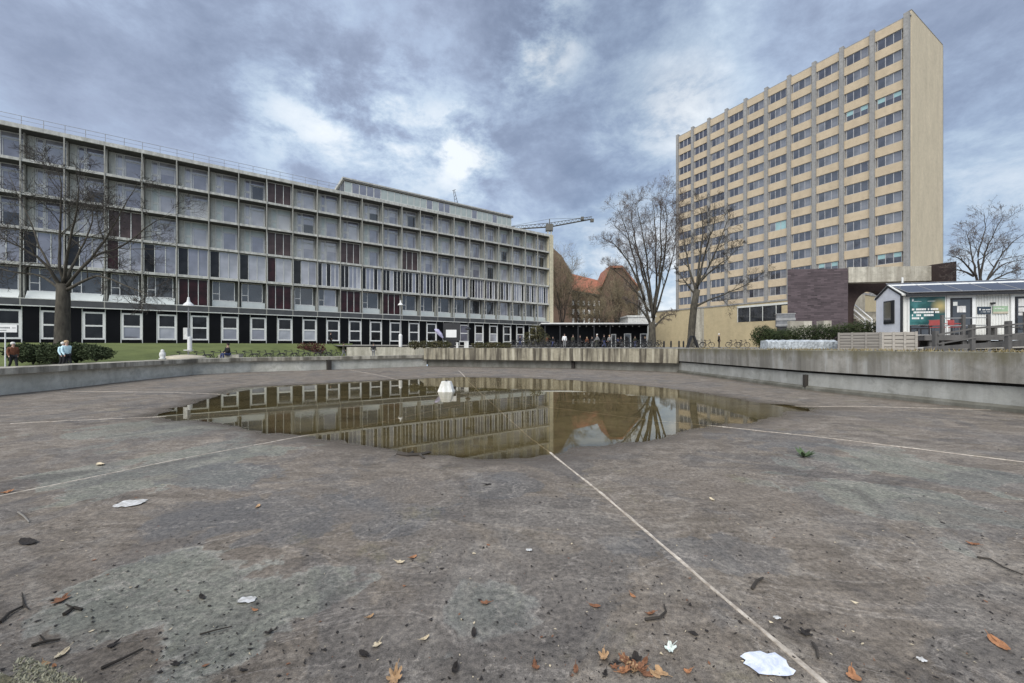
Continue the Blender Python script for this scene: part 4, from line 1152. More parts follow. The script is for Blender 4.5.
# ------------------------------------------------------------------ bare trees
mr = .007
def grow(tw, limb, p, d, L, r, lev, R_, up=.25, n_child=(6, 6, 5, 4), maxlev=4, spread=.75):
    segs = 6 if lev < 3 else 4
    pts = [p.copy()]; rad = [r]; dd = d.normalized()
    for i in range(segs):
        dd = (dd + Vector((R_.gauss(0, .16 if lev < 2 else .10), R_.gauss(0, .16 if lev < 2 else .10), R_.gauss(0, .10) + up*.16))).normalized()
        pts.append(pts[-1] + dd*(L/segs)); rad.append(max(mr*.7, r*(1 - .8*(i+1)/segs)))
    (limb if lev <= 1 else tw).tube(pts, rad, 5 if lev <= 1 else 3, 0, lev <= 1)
    branch(tw, limb, pts, rad, L, lev, R_, up, n_child, maxlev, spread)
def branch(tw, limb, pts, rad, L, lev, R_, up, n_child, maxlev, spread):
    if lev >= maxlev: return
    n = n_child[min(lev, len(n_child) - 1)]
    for i in range(n):
        f = .22 + .78*(i + R_.random()*.9)/n; x = min(f, .999)*(len(pts) - 1); k = int(x)
        p = pts[k].lerp(pts[k+1], x - k); d = (pts[k+1] - pts[k]).normalized()
        side = Vector((R_.gauss(0, 1), R_.gauss(0, 1), R_.gauss(0, 1))); side = (side - d*side.dot(d)).normalized()
        nd = (d*(1 - .25*spread) + side*spread*R_.uniform(.6, 1.2)).normalized()
        ln = L*R_.uniform(.34, .60)*(1.2 - .68*f) if lev < 1 else L*R_.uniform(.42, .75)*(1.1 - .42*f); rr = max(mr, (rad[k] + (rad[k+1] - rad[k])*(x - k))*R_.uniform(.42, .62))
        grow(tw, limb, p, nd, ln, rr, lev + 1, R_, up, n_child, maxlev, spread)
def tree(name, label, Y, base_z, trunk, limbs, r0, r1, m1, m2, seed, n_child=(7, 6, 5, 4), maxlev=4, up=.25, dy=None, twscale=1.0, group=None, lr=.40, minr=.007):
    global mr
    mr = minr
    """trunk and limbs are lists of (px, py) followed at depth Y, limbs bowing towards or away from the viewer"""
    R_ = random.Random(seed); base = at(trunk[0][0], trunk[0][1], Y)
    root = thing(name, label, 'tree', (base.x, base.y, base_z), 0, group); o = Vector((base.x, base.y, base_z))
    tb, tw = MB(), MB()
    tp = [at(px, py, Y) - o for px, py in trunk]; tp[0].z = -.2
    n = len(tp)
    tb.tube([tp[0]] + [tp[0].lerp(tp[1], .06)] + tp[1:], [r0*1.35, r0*1.05] + [r0 + (r1 - r0)*i/(n-1) for i in range(1, n)], 9)
    for li, limb in enumerate(limbs):
        bow = (dy[li] if dy else R_.uniform(-.35, .35))
        P_ = []
        L = 0
        for i, (px, py) in enumerate(limb):
            q = at(px, py, Y)
            if i: L += (at(*limb[i], Y) - at(*limb[i-1], Y)).length
            q = at(px, py, Y + bow*L) - o
            P_.append(q)
        # smooth
        sm_ = []
        for i in range(len(P_) - 1):
            a, b = P_[i], P_[i+1]; pa_ = P_[max(0, i-1)]; pb_ = P_[min(len(P_)-1, i+2)]
            for j in range(4):
                t = j/4
                sm_.append(0.5*((2*a) + (b - pa_)*t + (2*pa_ - 5*a + 4*b - pb_)*t*t + (3*a - pa_ - 3*b + pb_)*t**3) + Vector((R_.gauss(0, .05), R_.gauss(0, .05), R_.gauss(0, .05)))*L*.06)
        sm_.append(P_[-1]); m = len(sm_)
        rl = r1*lr*(1.0 if li else 1.15); rad = [max(.012, rl*(1 - .88*(i/(m-1))**.8)) for i in range(m)]
        tb.tube(sm_, rad, 6)
        branch(tw, tb, sm_, rad, L*.9*twscale, 0, R_, up, n_child, maxlev, .8)
    tb.build('trunk', m1, root, smooth=True); tw.build('crown', m2, root, fix=False)
    return root
lt_z = 1.35
tree('bare_tree', 'big bare spreading tree on the lawn before the left end of the office block', 29.0, lt_z,
     [(62, 350), (62.5, 320), (63, 300), (63, 284)],
     [[(62, 290), (46, 265), (25, 250), (0, 238), (-35, 222)], [(60, 286), (44, 255), (27, 215), (8, 172)], [(63, 286), (60, 245), (60, 215), (62, 185), (55, 165)],
      [(66, 288), (92, 258), (122, 246), (150, 225), (172, 214)], [(66, 290), (97, 276), (128, 287), (150, 296)], [(64, 284), (80, 250), (92, 222), (93, 192)],
      [(66, 286), (96, 252), (116, 222), (138, 182)], [(62, 290), (40, 276), (14, 272), (-20, 262)], [(63, 284), (70, 240), (78, 200), (76, 165)]],
     .44, .36, M['bark'], M['bark_dark'], 21, (8, 6, 5, 3), 4, .12, [-.3, .3, -.15, .2, -.35, .4, -.25, .3, -.3], .78, lr=.32, minr=.010)
tree('bare_tree', 'tall many stemmed bare tree left of the tower', 60.0, 1.79,
     [(652, 347), (652, 335), (652, 322)],
     [[(653, 330), (656, 275), (655, 232), (653, 197)], [(651, 326), (638, 275), (628, 235), (617, 208)], [(654, 318), (666, 280), (675, 245), (676, 215)],
      [(652, 330), (664, 317), (675, 314)], [(650, 322), (638, 306), (624, 300)], [(653, 318), (648, 270), (642, 230), (636, 202)], [(654, 310), (664, 260), (667, 222), (666, 200)], [(645, 300), (632, 268), (616, 246), (602, 238)], [(653, 318), (645, 275), (633, 245), (610, 222)], [(650, 312), (630, 284), (606, 264)], [(654, 318), (660, 270), (661, 230), (660, 200)], [(652, 312), (640, 262), (634, 232), (630, 208)]],
     .60, .46, M['bark'], M['twig'], 22, (10, 7, 5, 3), 4, .35, None, .56, lr=.42, minr=.013)
tree('bare_tree', 'bare tree with leaning trunk in front of the tower windows', 56.0, 1.79,
     [(690.5, 347), (692, 325), (694, 305), (697, 290)],
     [[(696, 292), (700, 255), (703, 225), (699, 203)], [(694.5, 307), (712, 299), (735, 290), (752, 281), (765, 270)], [(697, 288), (712, 260), (722, 235), (731, 214)],
      [(696, 292), (688, 262), (683, 235), (680, 215)], [(698, 285), (706, 250), (714, 225), (714, 203)], [(697, 285), (712, 270), (728, 258), (742, 244)], [(695, 295), (684, 280), (675, 268)]],
     .50, .42, M['bark'], M['bark_dark'], 23, (9, 6, 5, 3), 4, .3, None, .6, lr=.40, minr=.013)
tree('bare_tree', 'dark bare tree rising behind the roof of the tiny house', 38.0, 1.79,
     [(981, 347), (981, 310), (981, 285)],
     [[(979, 290), (974, 266), (971, 251), (966, 230)], [(979, 285), (984, 258), (991, 239), (1004, 214)], [(983, 288), (998, 261), (1010, 245), (1026, 232)], [(983, 285), (1002, 265), (1024, 260)],
      [(976, 276), (960, 259), (946, 255)], [(986, 285), (1010, 272), (1035, 268)], [(981, 282), (978, 255), (985, 230), (984, 214)], [(974, 276), (958, 270), (948, 276)]],
     .40, .32, M['bark_dark'], M['twig'], 24, (8, 5, 4, 3), 4, .15, None, .85, lr=.34, minr=.009)
# brown thicket trees before the red roofed building
kinds = [(562, 88, 258, 'brown twiggy tree close to the end of the office block'), (580, 92, 284, 'low brown twiggy tree right of the first, under the red roof'),
         (600, 86, 296, 'short brown twiggy tree before the red brick wall'), (617, 90, 270, 'brown twiggy tree in front of the red gable tower'), (636, 88, 286, 'brown twiggy tree left of the many stemmed tree')]
for i, (px, Y, top, lab) in enumerate(kinds):
    h = 346 - top
    tree('twiggy_tree', lab, Y, 1.79, [(px, 347), (px + 1, 330)],
         [[(px, 332), (px + dx*.5, 346 - h*.6), (px + dx, 346 - h*f)] for dx, f in ((-2, 1.0), (-9, .9), (-16, .66), (8, .93), (15, .72), (3, .8), (-6, .5), (12, .5))],
         .35, .28, M['bark_dark'], M['twig_brown'], 30 + i, (8, 8, 6), 3, .25, None, .95, 'twiggy trees before the red roofed building', minr=.018)

# ------------------------------------------------------------------ red roofed building
RB = thing('red_roof_building', 'old red brick building with red tiled roof behind bare trees', 'building')
Y = 125.0
xa, xb = X(535, Y), X(612, Y)
ze, zr = Z(294, Y), Z(271, Y)
MB().prism([(xa, Y, 1), (xb, Y + 4, 1), (xb, Y + 4, ze), (xa, Y, ze + 3)], (1, 14, 0)).build('wall', M['red_brick'], RB)
mb = MB(); a, b = Vector((xa, Y - .6, ze + 3)), Vector((xb, Y + 3.4, ze - .2)); c, d = Vector((xb, Y + 11, zr - 2)), Vector((xa, Y + 7, zr + 3))
mb.prism([a, b, c, d], (0, .2, .5)); mb.prism([d, c, c + Vector((0, 8, -9)), d + Vector((0, 8, -9))], (0, .2, .4)); mb.build('roof', M['red_tile'], RB)
mb = MB(); mb.prism([a + Vector((0, -.1, -.6)), b + Vector((0, -.1, -.6)), b + Vector((0, -.1, -.05)), a + Vector((0, -.1, -.05))], (0, .4, 0)); mb.build('eaves', M['metal_dark'], RB)
# gable tower
x0, x1, xm = X(602, Y), X(636, Y), X(610, Y)
zt_ = Z(270, Y); zs_ = Z(280, Y)
MB().prism([(x0, Y - 2, 1), (x1, Y - 2, 1), (x1, Y - 2, Z(290, Y)), (X(620, Y), Y - 2, zt_), (X(608, Y), Y - 2, zt_), (x0, Y - 2, zs_ - 2)], (0, 12, 0)).build('gable_wall', M['red_brick'], RB)
mb = MB(); e = Vector((0, -.5, 0))
for p, q in (((x0 - .6, zs_ - 2.4), (X(608, Y), zt_ + .2)), ((X(608, Y), zt_ + .2), (X(620, Y), zt_ + .2)), ((X(620, Y), zt_ + .2), (x1 + .6, Z(290, Y) - .4))):
    mb.prism([(p[0], Y - 2.6, p[1]), (q[0], Y - 2.6, q[1]), (q[0], Y - 2.6, q[1] + .7), (p[0], Y - 2.6, p[1] + .7)], (0, 13, 0))
mb.build('gable_roof', M['red_tile'], RB)
for i in range(9):
    for k in range(3):
        px = 556 + i*5.6; py = 300 + k*9
        MB().box(X(px, Y), X(px + 2, Y), Y - .2 + i*.42, Y + .2 + i*.42, Z(py + 5, Y), Z(py, Y)).build('window', M['white_frame'], RB)
# left steep gable peeping beside the block
MB().prism([(X(548, 120), 120, 1), (X(572, 120), 120, 1), (X(572, 120), 120, Z(274, 120)), (X(562, 120), 120, Z(256, 120)), (X(553, 120), 120, Z(248, 120)), (X(548, 120), 120, Z(250, 120))], (0, 8, 0)).build('side_gable', M['red_brick'], RB)

# ------------------------------------------------------------------ café pavilion
Yp = 74.0
cafe = thing('cafe_pavilion', 'low dark glazed pavilion with thin white roof edge and white doors', 'building')
xa, xb = X(540, Yp), X(650, Yp); zr = Z(324, Yp)
MB().box(xa, xb, Yp - 3.2, Yp + 8, zr - .17, zr + .04).build('roof', M['white_frame'], cafe)
MB().box(xa, xb, Yp - 3.1, Yp + 8, zr - .34, zr - .175).build('ceiling', M['metal_dark'], cafe)
MB().box(xa, xb, Yp, Yp + 7.8, 1.5, zr - .31).build('wall', M['black_panel'], cafe)
for px in (545, 560, 578, 594, 610, 648):
    MB().box(X(px, Yp - 2.8) - .09, X(px, Yp - 2.8) + .09, Yp - 2.9, Yp - 2.72, 1.5, zr - .31).build('column', M['metal_dark'] if px < 640 else M['grey_frame'], cafe)
for px0, px1, pt in ((611, 616, 334), (624, 631, 333.5), (640, 647, 333.5)):
    x0, x1, z1_ = X(px0, Yp), X(px1, Yp), Z(pt, Yp)
    mb = MB(); w = .16
    mb.box(x0, x0 + w, Yp - .08, Yp - .01, 1.8, z1_); mb.box(x1 - w, x1, Yp - .08, Yp - .01, 1.8, z1_); mb.box(x0 + w, x1 - w, Yp - .08, Yp - .01, z1_ - w, z1_)
    d = mb.build('door', M['white_frame'], cafe)
    MB().box(x0 + w, x1 - w, Yp - .05, Yp - .012, 1.85, z1_ - w).build('pane', M['glass_c'], d)
for i in range(13):
    px = 560 + i*6.6
    MB().lathe([(.02, 0), (.09, -.12), (.12, -.26), (.02, -.3)], 8, (X(px, Yp - 1.5), Yp - 1.5, zr - .31)).build('pendant_lamp', M['white_paint'], cafe)
us = MB().box(X(628, 85), X(655, 85), 85, 92, 6, Z(317, 85)).box(X(627, 85), X(656, 85), 84.8, 92, Z(317, 85) + .01, Z(315.5, 85)).build('roof_shed', M['white_dirty']); tag(us, 'pale flat roofed shed showing above the dark pavilion roof', 'shed')

# ------------------------------------------------------------------ crane
Yc = 170.0
cr = thing('tower_crane', 'distant tower crane with lattice jib behind the office block', 'crane', (X(549.5, Yc), Yc, 0))
zj = Z(226, Yc)
mb = MB()
for sx in (-.7, .7):
    for sy in (-.7, .7): mb.bar((sx, sy, 0), (sx, sy, zj - 2.2), .14, 4)
k = int((zj - 3)/1.6)
for i in range(k):
    z = i*1.6; s = 1 if i % 2 else -1
    mb.bar((-.7*s, -.7, z), (.7*s, -.7, z + 1.6), .08, 4); mb.bar((-.7, -.7*s, z), (-.7, .7*s, z + 1.6), .08, 4)
mb.build('mast', M['crane_mast'], cr)
def lattice(a, b, w, n):
    mb = MB(); a = Vector(a); b = Vector(b); up_ = Vector((0, 0, w))
    mb.bar(a, b, .17, 4); mb.bar(a + up_, b + up_*.6, .12, 4); mb.bar(a + Vector((0, .9, 0)), b + Vector((0, .9, 0)), .15, 4)
    for i in range(n):
        p = a.lerp(b, i/n); q = a.lerp(b, (i+1)/n); mb.bar(p, p.lerp(q, .5) + up_*(1 - .4*i/n), .08, 4); mb.bar(p.lerp(q, .5) + up_*(1 - .4*i/n), q, .08, 4)
    return mb
ox = X(549.5, Yc)
lattice((0, 0, zj - .3), (X(592, Yc) - ox, 0, Z(218.8, Yc)), 1.6, 12).build('jib', M['crane'], cr)
lattice((0, 0, zj - .3), (X(508, Yc) - ox, 0, Z(229.2, Yc)), 1.6, 10).build('counter_jib', M['crane'], cr)
MB().box(-1.6, 1.4, -1.2, 1.2, zj - 2.1, zj + .6).build('cab', M['crane'], cr)
mb = MB(); mb.bar((0, 0, zj + 1), (0, 0, zj + 3), .2, 4); mb.bar((0, 0, zj + 3), (X(583, Yc) - ox, 0, Z(218, Yc)), .06, 4); mb.bar((0, 0, zj + 3), (X(512, Yc) - ox, 0, Z(226, Yc)), .06, 4); mb.build('tie_bars', M['crane'], cr)
xe = X(588, Yc) - ox
MB().box(xe - 3, xe - 1.8, -.6, .6, Z(220, Yc), Z(217, Yc)).box(xe + 1.0, xe + 2.4, -.6, .6, Z(222, Yc), Z(219, Yc)).build('counterweight', M['crane'], cr)

# ------------------------------------------------------------------ lamps, signs, boards
def lamp_post(label, base, ztop, rgroup=None):
    h = ztop - base.z
    o = thing('street_lamp', label, 'street lamp', base)
    MB().lathe([(.055, 0), (.05, h*.5), (.04, h - .3)], 8).build('pole', M['metal_grey'], o)
    MB().lathe([(.36, 0), (.30, .12), (.12, .30), (.09, .42), (.07, .62), (.01, .66)], 14, (0, 0, h - .62)).build('lamp_shade', M['white_paint'], o)
    return o
base = at(188.5, 356, 29.5); base.z = 1.34
l1 = lamp_post('white street lamp with conical shade standing on the round pale stone disc', base, Z(297.5, 29.5))
MB().box(-.28, .02, -.14, .14, 1.15, 2.0).build('control_box', M['white_dirty'], l1)
MB().lathe([(.13, 0), (.14, .3), (.14, 1.05), (.10, 1.1)], 12, (.09, 0, .25)).build('post_sleeve', M['white_paint'], l1)
MB().lathe([(.3, 0), (.3, .07)], 12, (0, 0, .32)).build('collar', M['white_dirty'], l1)
md = MB().lathe([(1.25, 0), (1.35, .12), (1.15, .30), (.5, .40), (.0, .42)], 24).build('stone_disc', M['tan_stone'], smooth=True); md.location = (base.x, base.y - .3, .95)
tag(md, 'round pale tan stone disc under the white street lamp on the left wall', 'plinth')
b2 = Vector((X(400.5, 53), 53, 1.8))
l2 = lamp_post('white street lamp behind the retaining wall near the middle of the office block', b2, Z(300.5, 53))
MB().lathe([(.22, 0), (.24, 1.5), (.15, 1.7)], 12, (0, 0, .1)).build('post_sleeve', M['white_paint'], l2)
b3 = Vector((X(468, 45), 45, 1.8))
o = thing('street_lamp', 'thin dark lamp post right of the white board', 'street lamp', b3)
MB().lathe([(.06, 0), (.04, Z(298, 45) - 1.8)], 8).build('pole', M['metal_dark'], o); MB().lathe([(.1, 0), (.35, .1), (.1, .35)], 10, (0, 0, Z(330, 45) - 1.8)).build('lantern', M['metal_dark'], o)
MB().lathe([(.25, 0), (.3, .1), (.1, .3)], 10, (0, 0, Z(300, 45) - 1.8)).build('lamp_head', M['metal_dark'], o)

# stone owl-like pale urn on the wall
p = at(162.5, 357, 25.5)
ur = thing('stone_urn', 'small pale grey urn on the ledge left of the street lamp', 'urn', (p.x, p.y, 1.14))
MB().lathe([(.16, 0), (.2, .06), (.12, .12), (.17, .25), (.16, .42), (.09, .52), (.1, .6), (.03, .64)], 12).build('body', M['white_dirty'], ur, smooth=True)
# sign board on post, far left
p = at(5.3, 352, 26.5)
sg = thing('sign_board', 'white sign board on a thin white post at the far left', 'sign', (p.x, p.y, .56), .3)
MB().bar((0, 0, 0), (0, 0, 2.6), .035, 8).build('post', M['white_paint'], sg)
sb = MB().box(-.75, .62, -.06, -.02, 2.35, 2.85).build('board', M['white_paint'], sg)
mb = MB()
for i in range(9): mb.box(-.6 + i*.1, -.6 + i*.1 + .06, -.068, -.062, 2.6, 2.7)
mb.box(.38, .56, -.068, -.062, 2.62, 2.66); mb.box(-.3, .1, -.068, -.062, 2.46, 2.5); mb.build('lettering', M['sign_ink'], sb)
# info board (white panel on black kiosk) on the far wall
kb = Vector((X(451.5, 41), 41, 1.8))
ks = thing('notice_kiosk', 'black notice stand carrying a blank white panel on the far terrace', 'notice stand', kb)
MB().box(-.85, .85, -.05, .35, .75, 2.55).build('back_board', M['metal_dark'], ks)
MB().box(-.56, .52, -.09, -.055, 1.08, 1.86).build('panel', M['white_paint'], ks)
mb = MB(); mb.prism([(-.12, 0, 0), (.18, 0, 0), (.5, 0, .75), (-.55, 0, .75)], (0, .3, 0)); mb.build('foot', M['metal_dark'], ks)
# folded lilac parasol leaning on terrace
um = thing('folded_parasol', 'folded lilac parasol leaning beside the notice stand', 'parasol', (X(439.5, 40.5), 40.5, 1.8))
MB().tube([(.35, 0, 1.0), (.1, 0, 1.35), (-.25, 0, 1.75), (-.5, 0, 1.9)], [.06, .2, .22, .04], 8).build('canopy', M['cloth_lilac'], um)
MB().bar((.5, 0, 0), (.30, 0, 1.1), .03).build('pole', M['metal_grey'], um)
for px, w, h, Y, lab in ((466.5, .42, .62, 39.5, 'white cabinet box on the far wall top right of the notice stand'), (457.3, .2, .5, 39.3, 'small white bollard box at the foot of the notice stand'), (488.5, .3, .42, 39, 'grey stone block on the far wall top')):
    o = MB().box(-w/2, w/2, -.15, .15, 0, h).box(-w/2 - .03, w/2 + .03, -.18, .18, h + .002, h + .05).build('utility_box', M['white_dirty'] if px < 480 else M['tan_stone'])
    o.location = (X(px, Y), Y, 1.82); tag(o, lab, 'box')

# white fountain cone standing in the puddle
cp = Vector((X(446.5, 17.6), 17.6, 0))
fc = thing('fountain_cone', 'white faceted fountain cone standing in the puddle', 'fountain', (cp.x, cp.y, -.05), R(20))
k = 6; mb = MB(); rb, rt, h = .39, .22, .50
for r, z in ((rb, 0), (rb, .06), (rt, h)):
    for j in range(k):
        t = 2*math.pi*j/k; mb.v.append((r*math.cos(t), r*math.sin(t), z))
for i in range(2):
    for j in range(k): mb.f.append((i*k+j, i*k+(j+1) % k, (i+1)*k+(j+1) % k, (i+1)*k+j)); mb.mi.append(0)
mb.f.append(tuple(2*k+j for j in range(k))); mb.mi.append(0)
mb.build('cone', M['cone_white'], fc)
MB().lathe([(.04, 0), (.04, .05)], 8, (0, 0, h)).build('nozzle', M['metal_dark'], fc)
MB().box(.30, .42, -.05, .05, .16, .26).build('side_port', M['recess'], fc)

# ------------------------------------------------------------------ bicycles
def bicycle(label, p, rz, group, frame_m):
    o = thing('bicycle', label, 'bicycle', p, rz, group)
    for x in (-.52, .52):
        mb = MB(); n = 18
        mb.tube([(x + .33*math.cos(2*math.pi*j/n), 0, .34 + .33*math.sin(2*math.pi*j/n)) for j in range(n + 1)], [.032]*(n + 1), 5, 0, False)
        w = mb.build('wheel', M['rubber'], o)
        s = MB()
        for j in range(8): s.bar((x, 0, .34), (x + .32*math.cos(.39 + .785*j), 0, .34 + .32*math.sin(.39 + .785*j)), .006, 3)
        s.build('spokes', M['metal_grey'], w)
    mb = MB(); bb = (-.08, 0, .30); st = (-.2, 0, .82); hd = (.36, 0, .86); rear = (-.52, 0, .34); front = (.52, 0, .34)
    for a, b in ((bb, st), (bb, (.38, 0, .72)), (st, hd), (rear, bb), (rear, (-.18, 0, .74)), (front, hd), (hd, (.33, 0, 1.0))): mb.bar(a, b, .03, 6)
    mb.bar((-.75, 0, .68), (-.3, 0, .70), .03); mb.build('frame', frame_m, o)
    mb = MB(); mb.tube([(.22, -.28, 1.02), (.32, -.2, 1.03), (.34, 0, 1.0), (.32, .2, 1.03), (.22, .28, 1.02)], [.017]*5, 5); mb.build('handlebar', M['metal_dark'], o)
    mb = MB(); mb.tube([(-.36, 0, .92), (-.24, 0, .94), (-.06, 0, .93)], [.07, .06, .02], 6); mb.bar(st, (-.22, 0, .92), .016); mb.build('saddle', M['rubber'], o)
    return o
row_lab = 'bicycle parked in the row at the foot of the lawn behind the left basin wall'
row_grp = 'bicycles in a row at the foot of the lawn'
bk = bicycle(row_lab, (0, 0, 0), 0, row_grp, M['metal_dark'])
for i in range(12):
    f = i/11; p = Vector((-27.2, 33.0, .57)).lerp(Vector((-21.0, 47.0, .57)), f**1.05); rz = R(25) + rnd.uniform(-.12, .12)
    if i == 0: bk.location = p; bk.rotation_euler = (0, 0, rz)
    else: dup(bk, p, rz)
lg = 'bicycle parked in the crowd before the dark pavilion and office block end'
for i, (px, Y) in enumerate(((514, 52), (520, 54), (526, 51), (533, 53), (539, 55), (545, 52), (552, 54), (559, 52), (570, 53), (582, 56), (611, 54), (634, 52), (640, 54), (646, 51), (653, 53), (659, 55), (565, 55), (576, 53), (589, 55), (600, 51), (618, 55), (626, 53), (648, 56))):
    dup(bk, (X(px, Y), Y, 1.795), rnd.uniform(-.6, .6), lg, 'bicycles parked before the pavilion')
for (px, Y, lab) in ((699, 51, 'bicycle leaning just right of the leaning tree trunk'), (707, 50, 'bicycle second to the right of the leaning tree trunk'), (733, 51, 'bicycle just right of the person by the yellow wall'), (743, 52, 'bicycle nearest the dark ball bush')):
    dup(bk, (X(px, Y), Y, 1.795), rnd.uniform(-.4, .4), lab, 'bicycles by the yellow brick wall')

# dark A-frame board at the tree foot
af = thing('a_frame_board', 'dark A-frame board at the foot of the leaning tree', 'board', (X(692.5, 50), 50, 1.79))
for s in (-1, 1):
    mb = MB(); mb.prism([(s*.75, -.25, 0), (s*.55, -.25, 0), (s*.05, -.25, 1.5), (s*.22, -.25, 1.5)], (0, .5, 0)); mb.build('panel', M['metal_dark'], af)
# bollards along the left foot of the podium
for i, px in enumerate((664, 671, 679, 683.5)):
    o = MB().lathe([(.12, 0), (.12, .85), (.08, .95), (.0, .98)], 10).build('bollard', M['metal_dark']); o.location = (X(px, 58), 58, 1.79)
    tag(o, 'dark round bollard between the two big bare trees', 'bollard', 'bollards between the two bare trees')

# ------------------------------------------------------------------ people
def skin_mesh(name, verts, edges, m, root=0, lv=1):
    me = bpy.data.meshes.new(name + '_sk'); me.from_pydata([v[:3] for v in verts], edges, [])
    o = bpy.data.objects.new(name + '_tmp', me); col.objects.link(o)
    o.modifiers.new('s', 'SKIN'); 
    for i, v in enumerate(verts):
        sv = me.skin_vertices[0].data[i]; sv.radius = (v[3], v[4] if len(v) > 4 else v[3]); sv.use_root = (i == root)
    ss = o.modifiers.new('u', 'SUBSURF'); ss.levels = lv; ss.render_levels = lv
    dg = bpy.context.evaluated_depsgraph_get(); dg.update()
    res = bpy.data.meshes.new_from_object(o.evaluated_get(dg)); res.name = name
    bpy.data.objects.remove(o); 
    res.materials.clear(); res.materials.append(m)
    res.polygons.foreach_set('use_smooth', [True]*len(res.polygons))
    return res
POSES = {}
def pose(kind):
    if kind in POSES: return POSES[kind]
    if kind == 'sit':
        hip, kneeL, footL, kneeR, footR = .48, (.12, -.45, .50), (.12, -.42, .06), (-.12, -.45, .48), (-.12, -.5, .06)
        base = .48
    elif kind == 'walk':
        base = .92; kneeL, footL, kneeR, footR = (.09, -.16, .50), (.09, -.28, .07), (-.09, .03, .48), (-.09, .34, .10)
    else:
        base = .92; kneeL, footL, kneeR, footR = (.10, -.02, .49), (.11, 0, .07), (-.10, -.02, .49), (-.11, .02, .07)
    tz = base
    def leg(s, k, f, r): return [(s*.09, 0, tz - .02, r[0]), (k[0], k[1], k[2], r[1]), (f[0], f[1], f[2], r[2]), (f[0], f[1] - .15, f[2] - .03, r[3])]
    sw = .22 if kind == 'walk' else .04
    if kind == 'sit': arms = [((.2, -.05, tz + .48), (.26, -.08, tz + .22), (.18, -.34, tz + .12)), ((-.2, -.05, tz + .48), (-.26, -.08, tz + .22), (-.16, -.34, tz + .12))]
    else: arms = [((.2, 0, tz + .50), (.27, .04 + sw*.5, tz + .22), (.27, -.03 + sw, tz - .04)), ((-.2, 0, tz + .50), (-.27, .04 - sw*.5, tz + .22), (-.27, -.06 - sw, tz - .03))]
    V_ = [(0, 0, tz, .14, .11), (0, 0, tz + .26, .13, .10), (0, 0, tz + .46, .15, .10), (0, -.01, tz + .59, .055), (0, -.02, tz + .66, .07, .085), (0, -.025, tz + .75, .085, .10), (0, -.02, tz + .82, .06, .07)]
    E_ = [(0, 1), (1, 2), (2, 3), (3, 4), (4, 5), (5, 6)]
    i = len(V_)
    for s, k, f in ((1, kneeL, footL), (-1, kneeR, footR)):
        L = leg(s, k, f, (.085, .055, .04, .03)); V_ += L; E_ += [(0, i), (i, i+1), (i+1, i+2), (i+2, i+3)]; i += 4
    for a in arms:
        V_ += [(*a[0], .055), (*a[1], .042), (*a[2], .03), (a[2][0], a[2][1] - .03, a[2][2] - .08, .035, .02)]; E_ += [(2, i), (i, i+1), (i+1, i+2), (i+2, i+3)]; i += 4
    bodym = skin_mesh('body', V_, E_, M['skin'])
    J = [(0, 0, tz - .10, .19, .15), (0, 0, tz + .15, .175, .14), (0, 0, tz + .42, .185, .13), (0, 0, tz + .53, .09, .085)]
    JE = [(0, 1), (1, 2), (2, 3)]; i = 4
    for a in arms: J += [(*a[0], .075), (*a[1], .062), (*a[2], .05)]; JE += [(2, i), (i, i+1), (i+1, i+2)]; i += 3
    jack = skin_mesh('jacket', J, JE, M['cloth_black'])
    T = [(0, 0, tz + .02, .165, .13)]; TE = []; i = 1
    for s, k, f in ((1, kneeL, footL), (-1, kneeR, footR)):
        L = leg(s, k, f, (.105, .075, .06, .03))[:3]; T += L; TE += [(0, i), (i, i+1), (i+1, i+2)]; i += 3
    trou = skin_mesh('trousers', T, TE, M['cloth_black'])
    mb = MB()
    for f in (footL, footR): mb.tube([(f[0], f[1] + .07, f[2] - .02), (f[0], f[1] - .05, f[2] - .02), (f[0], f[1] - .18, f[2] - .03)], [.05, .055, .04], 8)
    shoe = mb.mesh('shoes', M['rubber'], True)
    mb = MB(); mb.lathe([(.102, -.06), (.112, .02), (.10, .08), (.05, .115), (.0, .12)], 12, (0, .012, tz + .775)); hair = mb.mesh('hair', M['hair_dark'], True)
    mb = MB(); 
    for s in (-1, 1): mb.lathe([(.0, -.012), (.012, 0), (.0, .012)], 6, (s*.032, -.118, tz + .76))
    mb.lathe([(.014, -.02), (.016, 0), (.004, .03)], 6, (0, -.125, tz + .725)); eyes = mb.mesh('face_features', M['hair_dark'])
    POSES[kind] = (bodym, jack, trou, shoe, hair, eyes); return POSES[kind]
def person(label, p, rz, kind, jacket, trousers, hair, h=1.72, group=None):
    o = thing('person', label, 'person', p, rz, group); s = h/1.74; o.scale = (s, s, s)
    for nm, me_, m in zip(('body', 'jacket', 'trousers', 'shoes', 'hair', 'face'), pose(kind), ('skin', jacket, trousers, 'rubber', hair, 'hair_dark')):
        c = link(nm, me_, o)
        c.material_slots[0].link = 'OBJECT'; c.material_slots[0].material = M[m]
    return o
def P_(px, Y, z): return Vector((X(px, Y), Y, z))
person('person in brown jacket and black trousers behind the left basin wall', P_(13, 24.0, .58), R(70), 'walk', 'cloth_brown', 'cloth_black', 'hair_white', 1.60)
person('person in pale blue jacket walking behind the left basin wall', P_(66.5, 24.3, .58), R(80), 'walk', 'cloth_blue', 'cloth_black', 'hair_blond', 1.70)
person('white haired person half hidden behind the pale blue jacket', P_(63.2, 24.9, .58), R(80), 'walk', 'cloth_blue', 'cloth_black', 'hair_white', 1.62)
ps_ = P_(228, 34.5, .56)
person('person in black top and blue jeans sitting at the end of the bicycle row', ps_ + Vector((0, 0, .28)), R(-25), 'sit', 'cloth_black', 'cloth_jeans', 'hair_dark', 1.8)
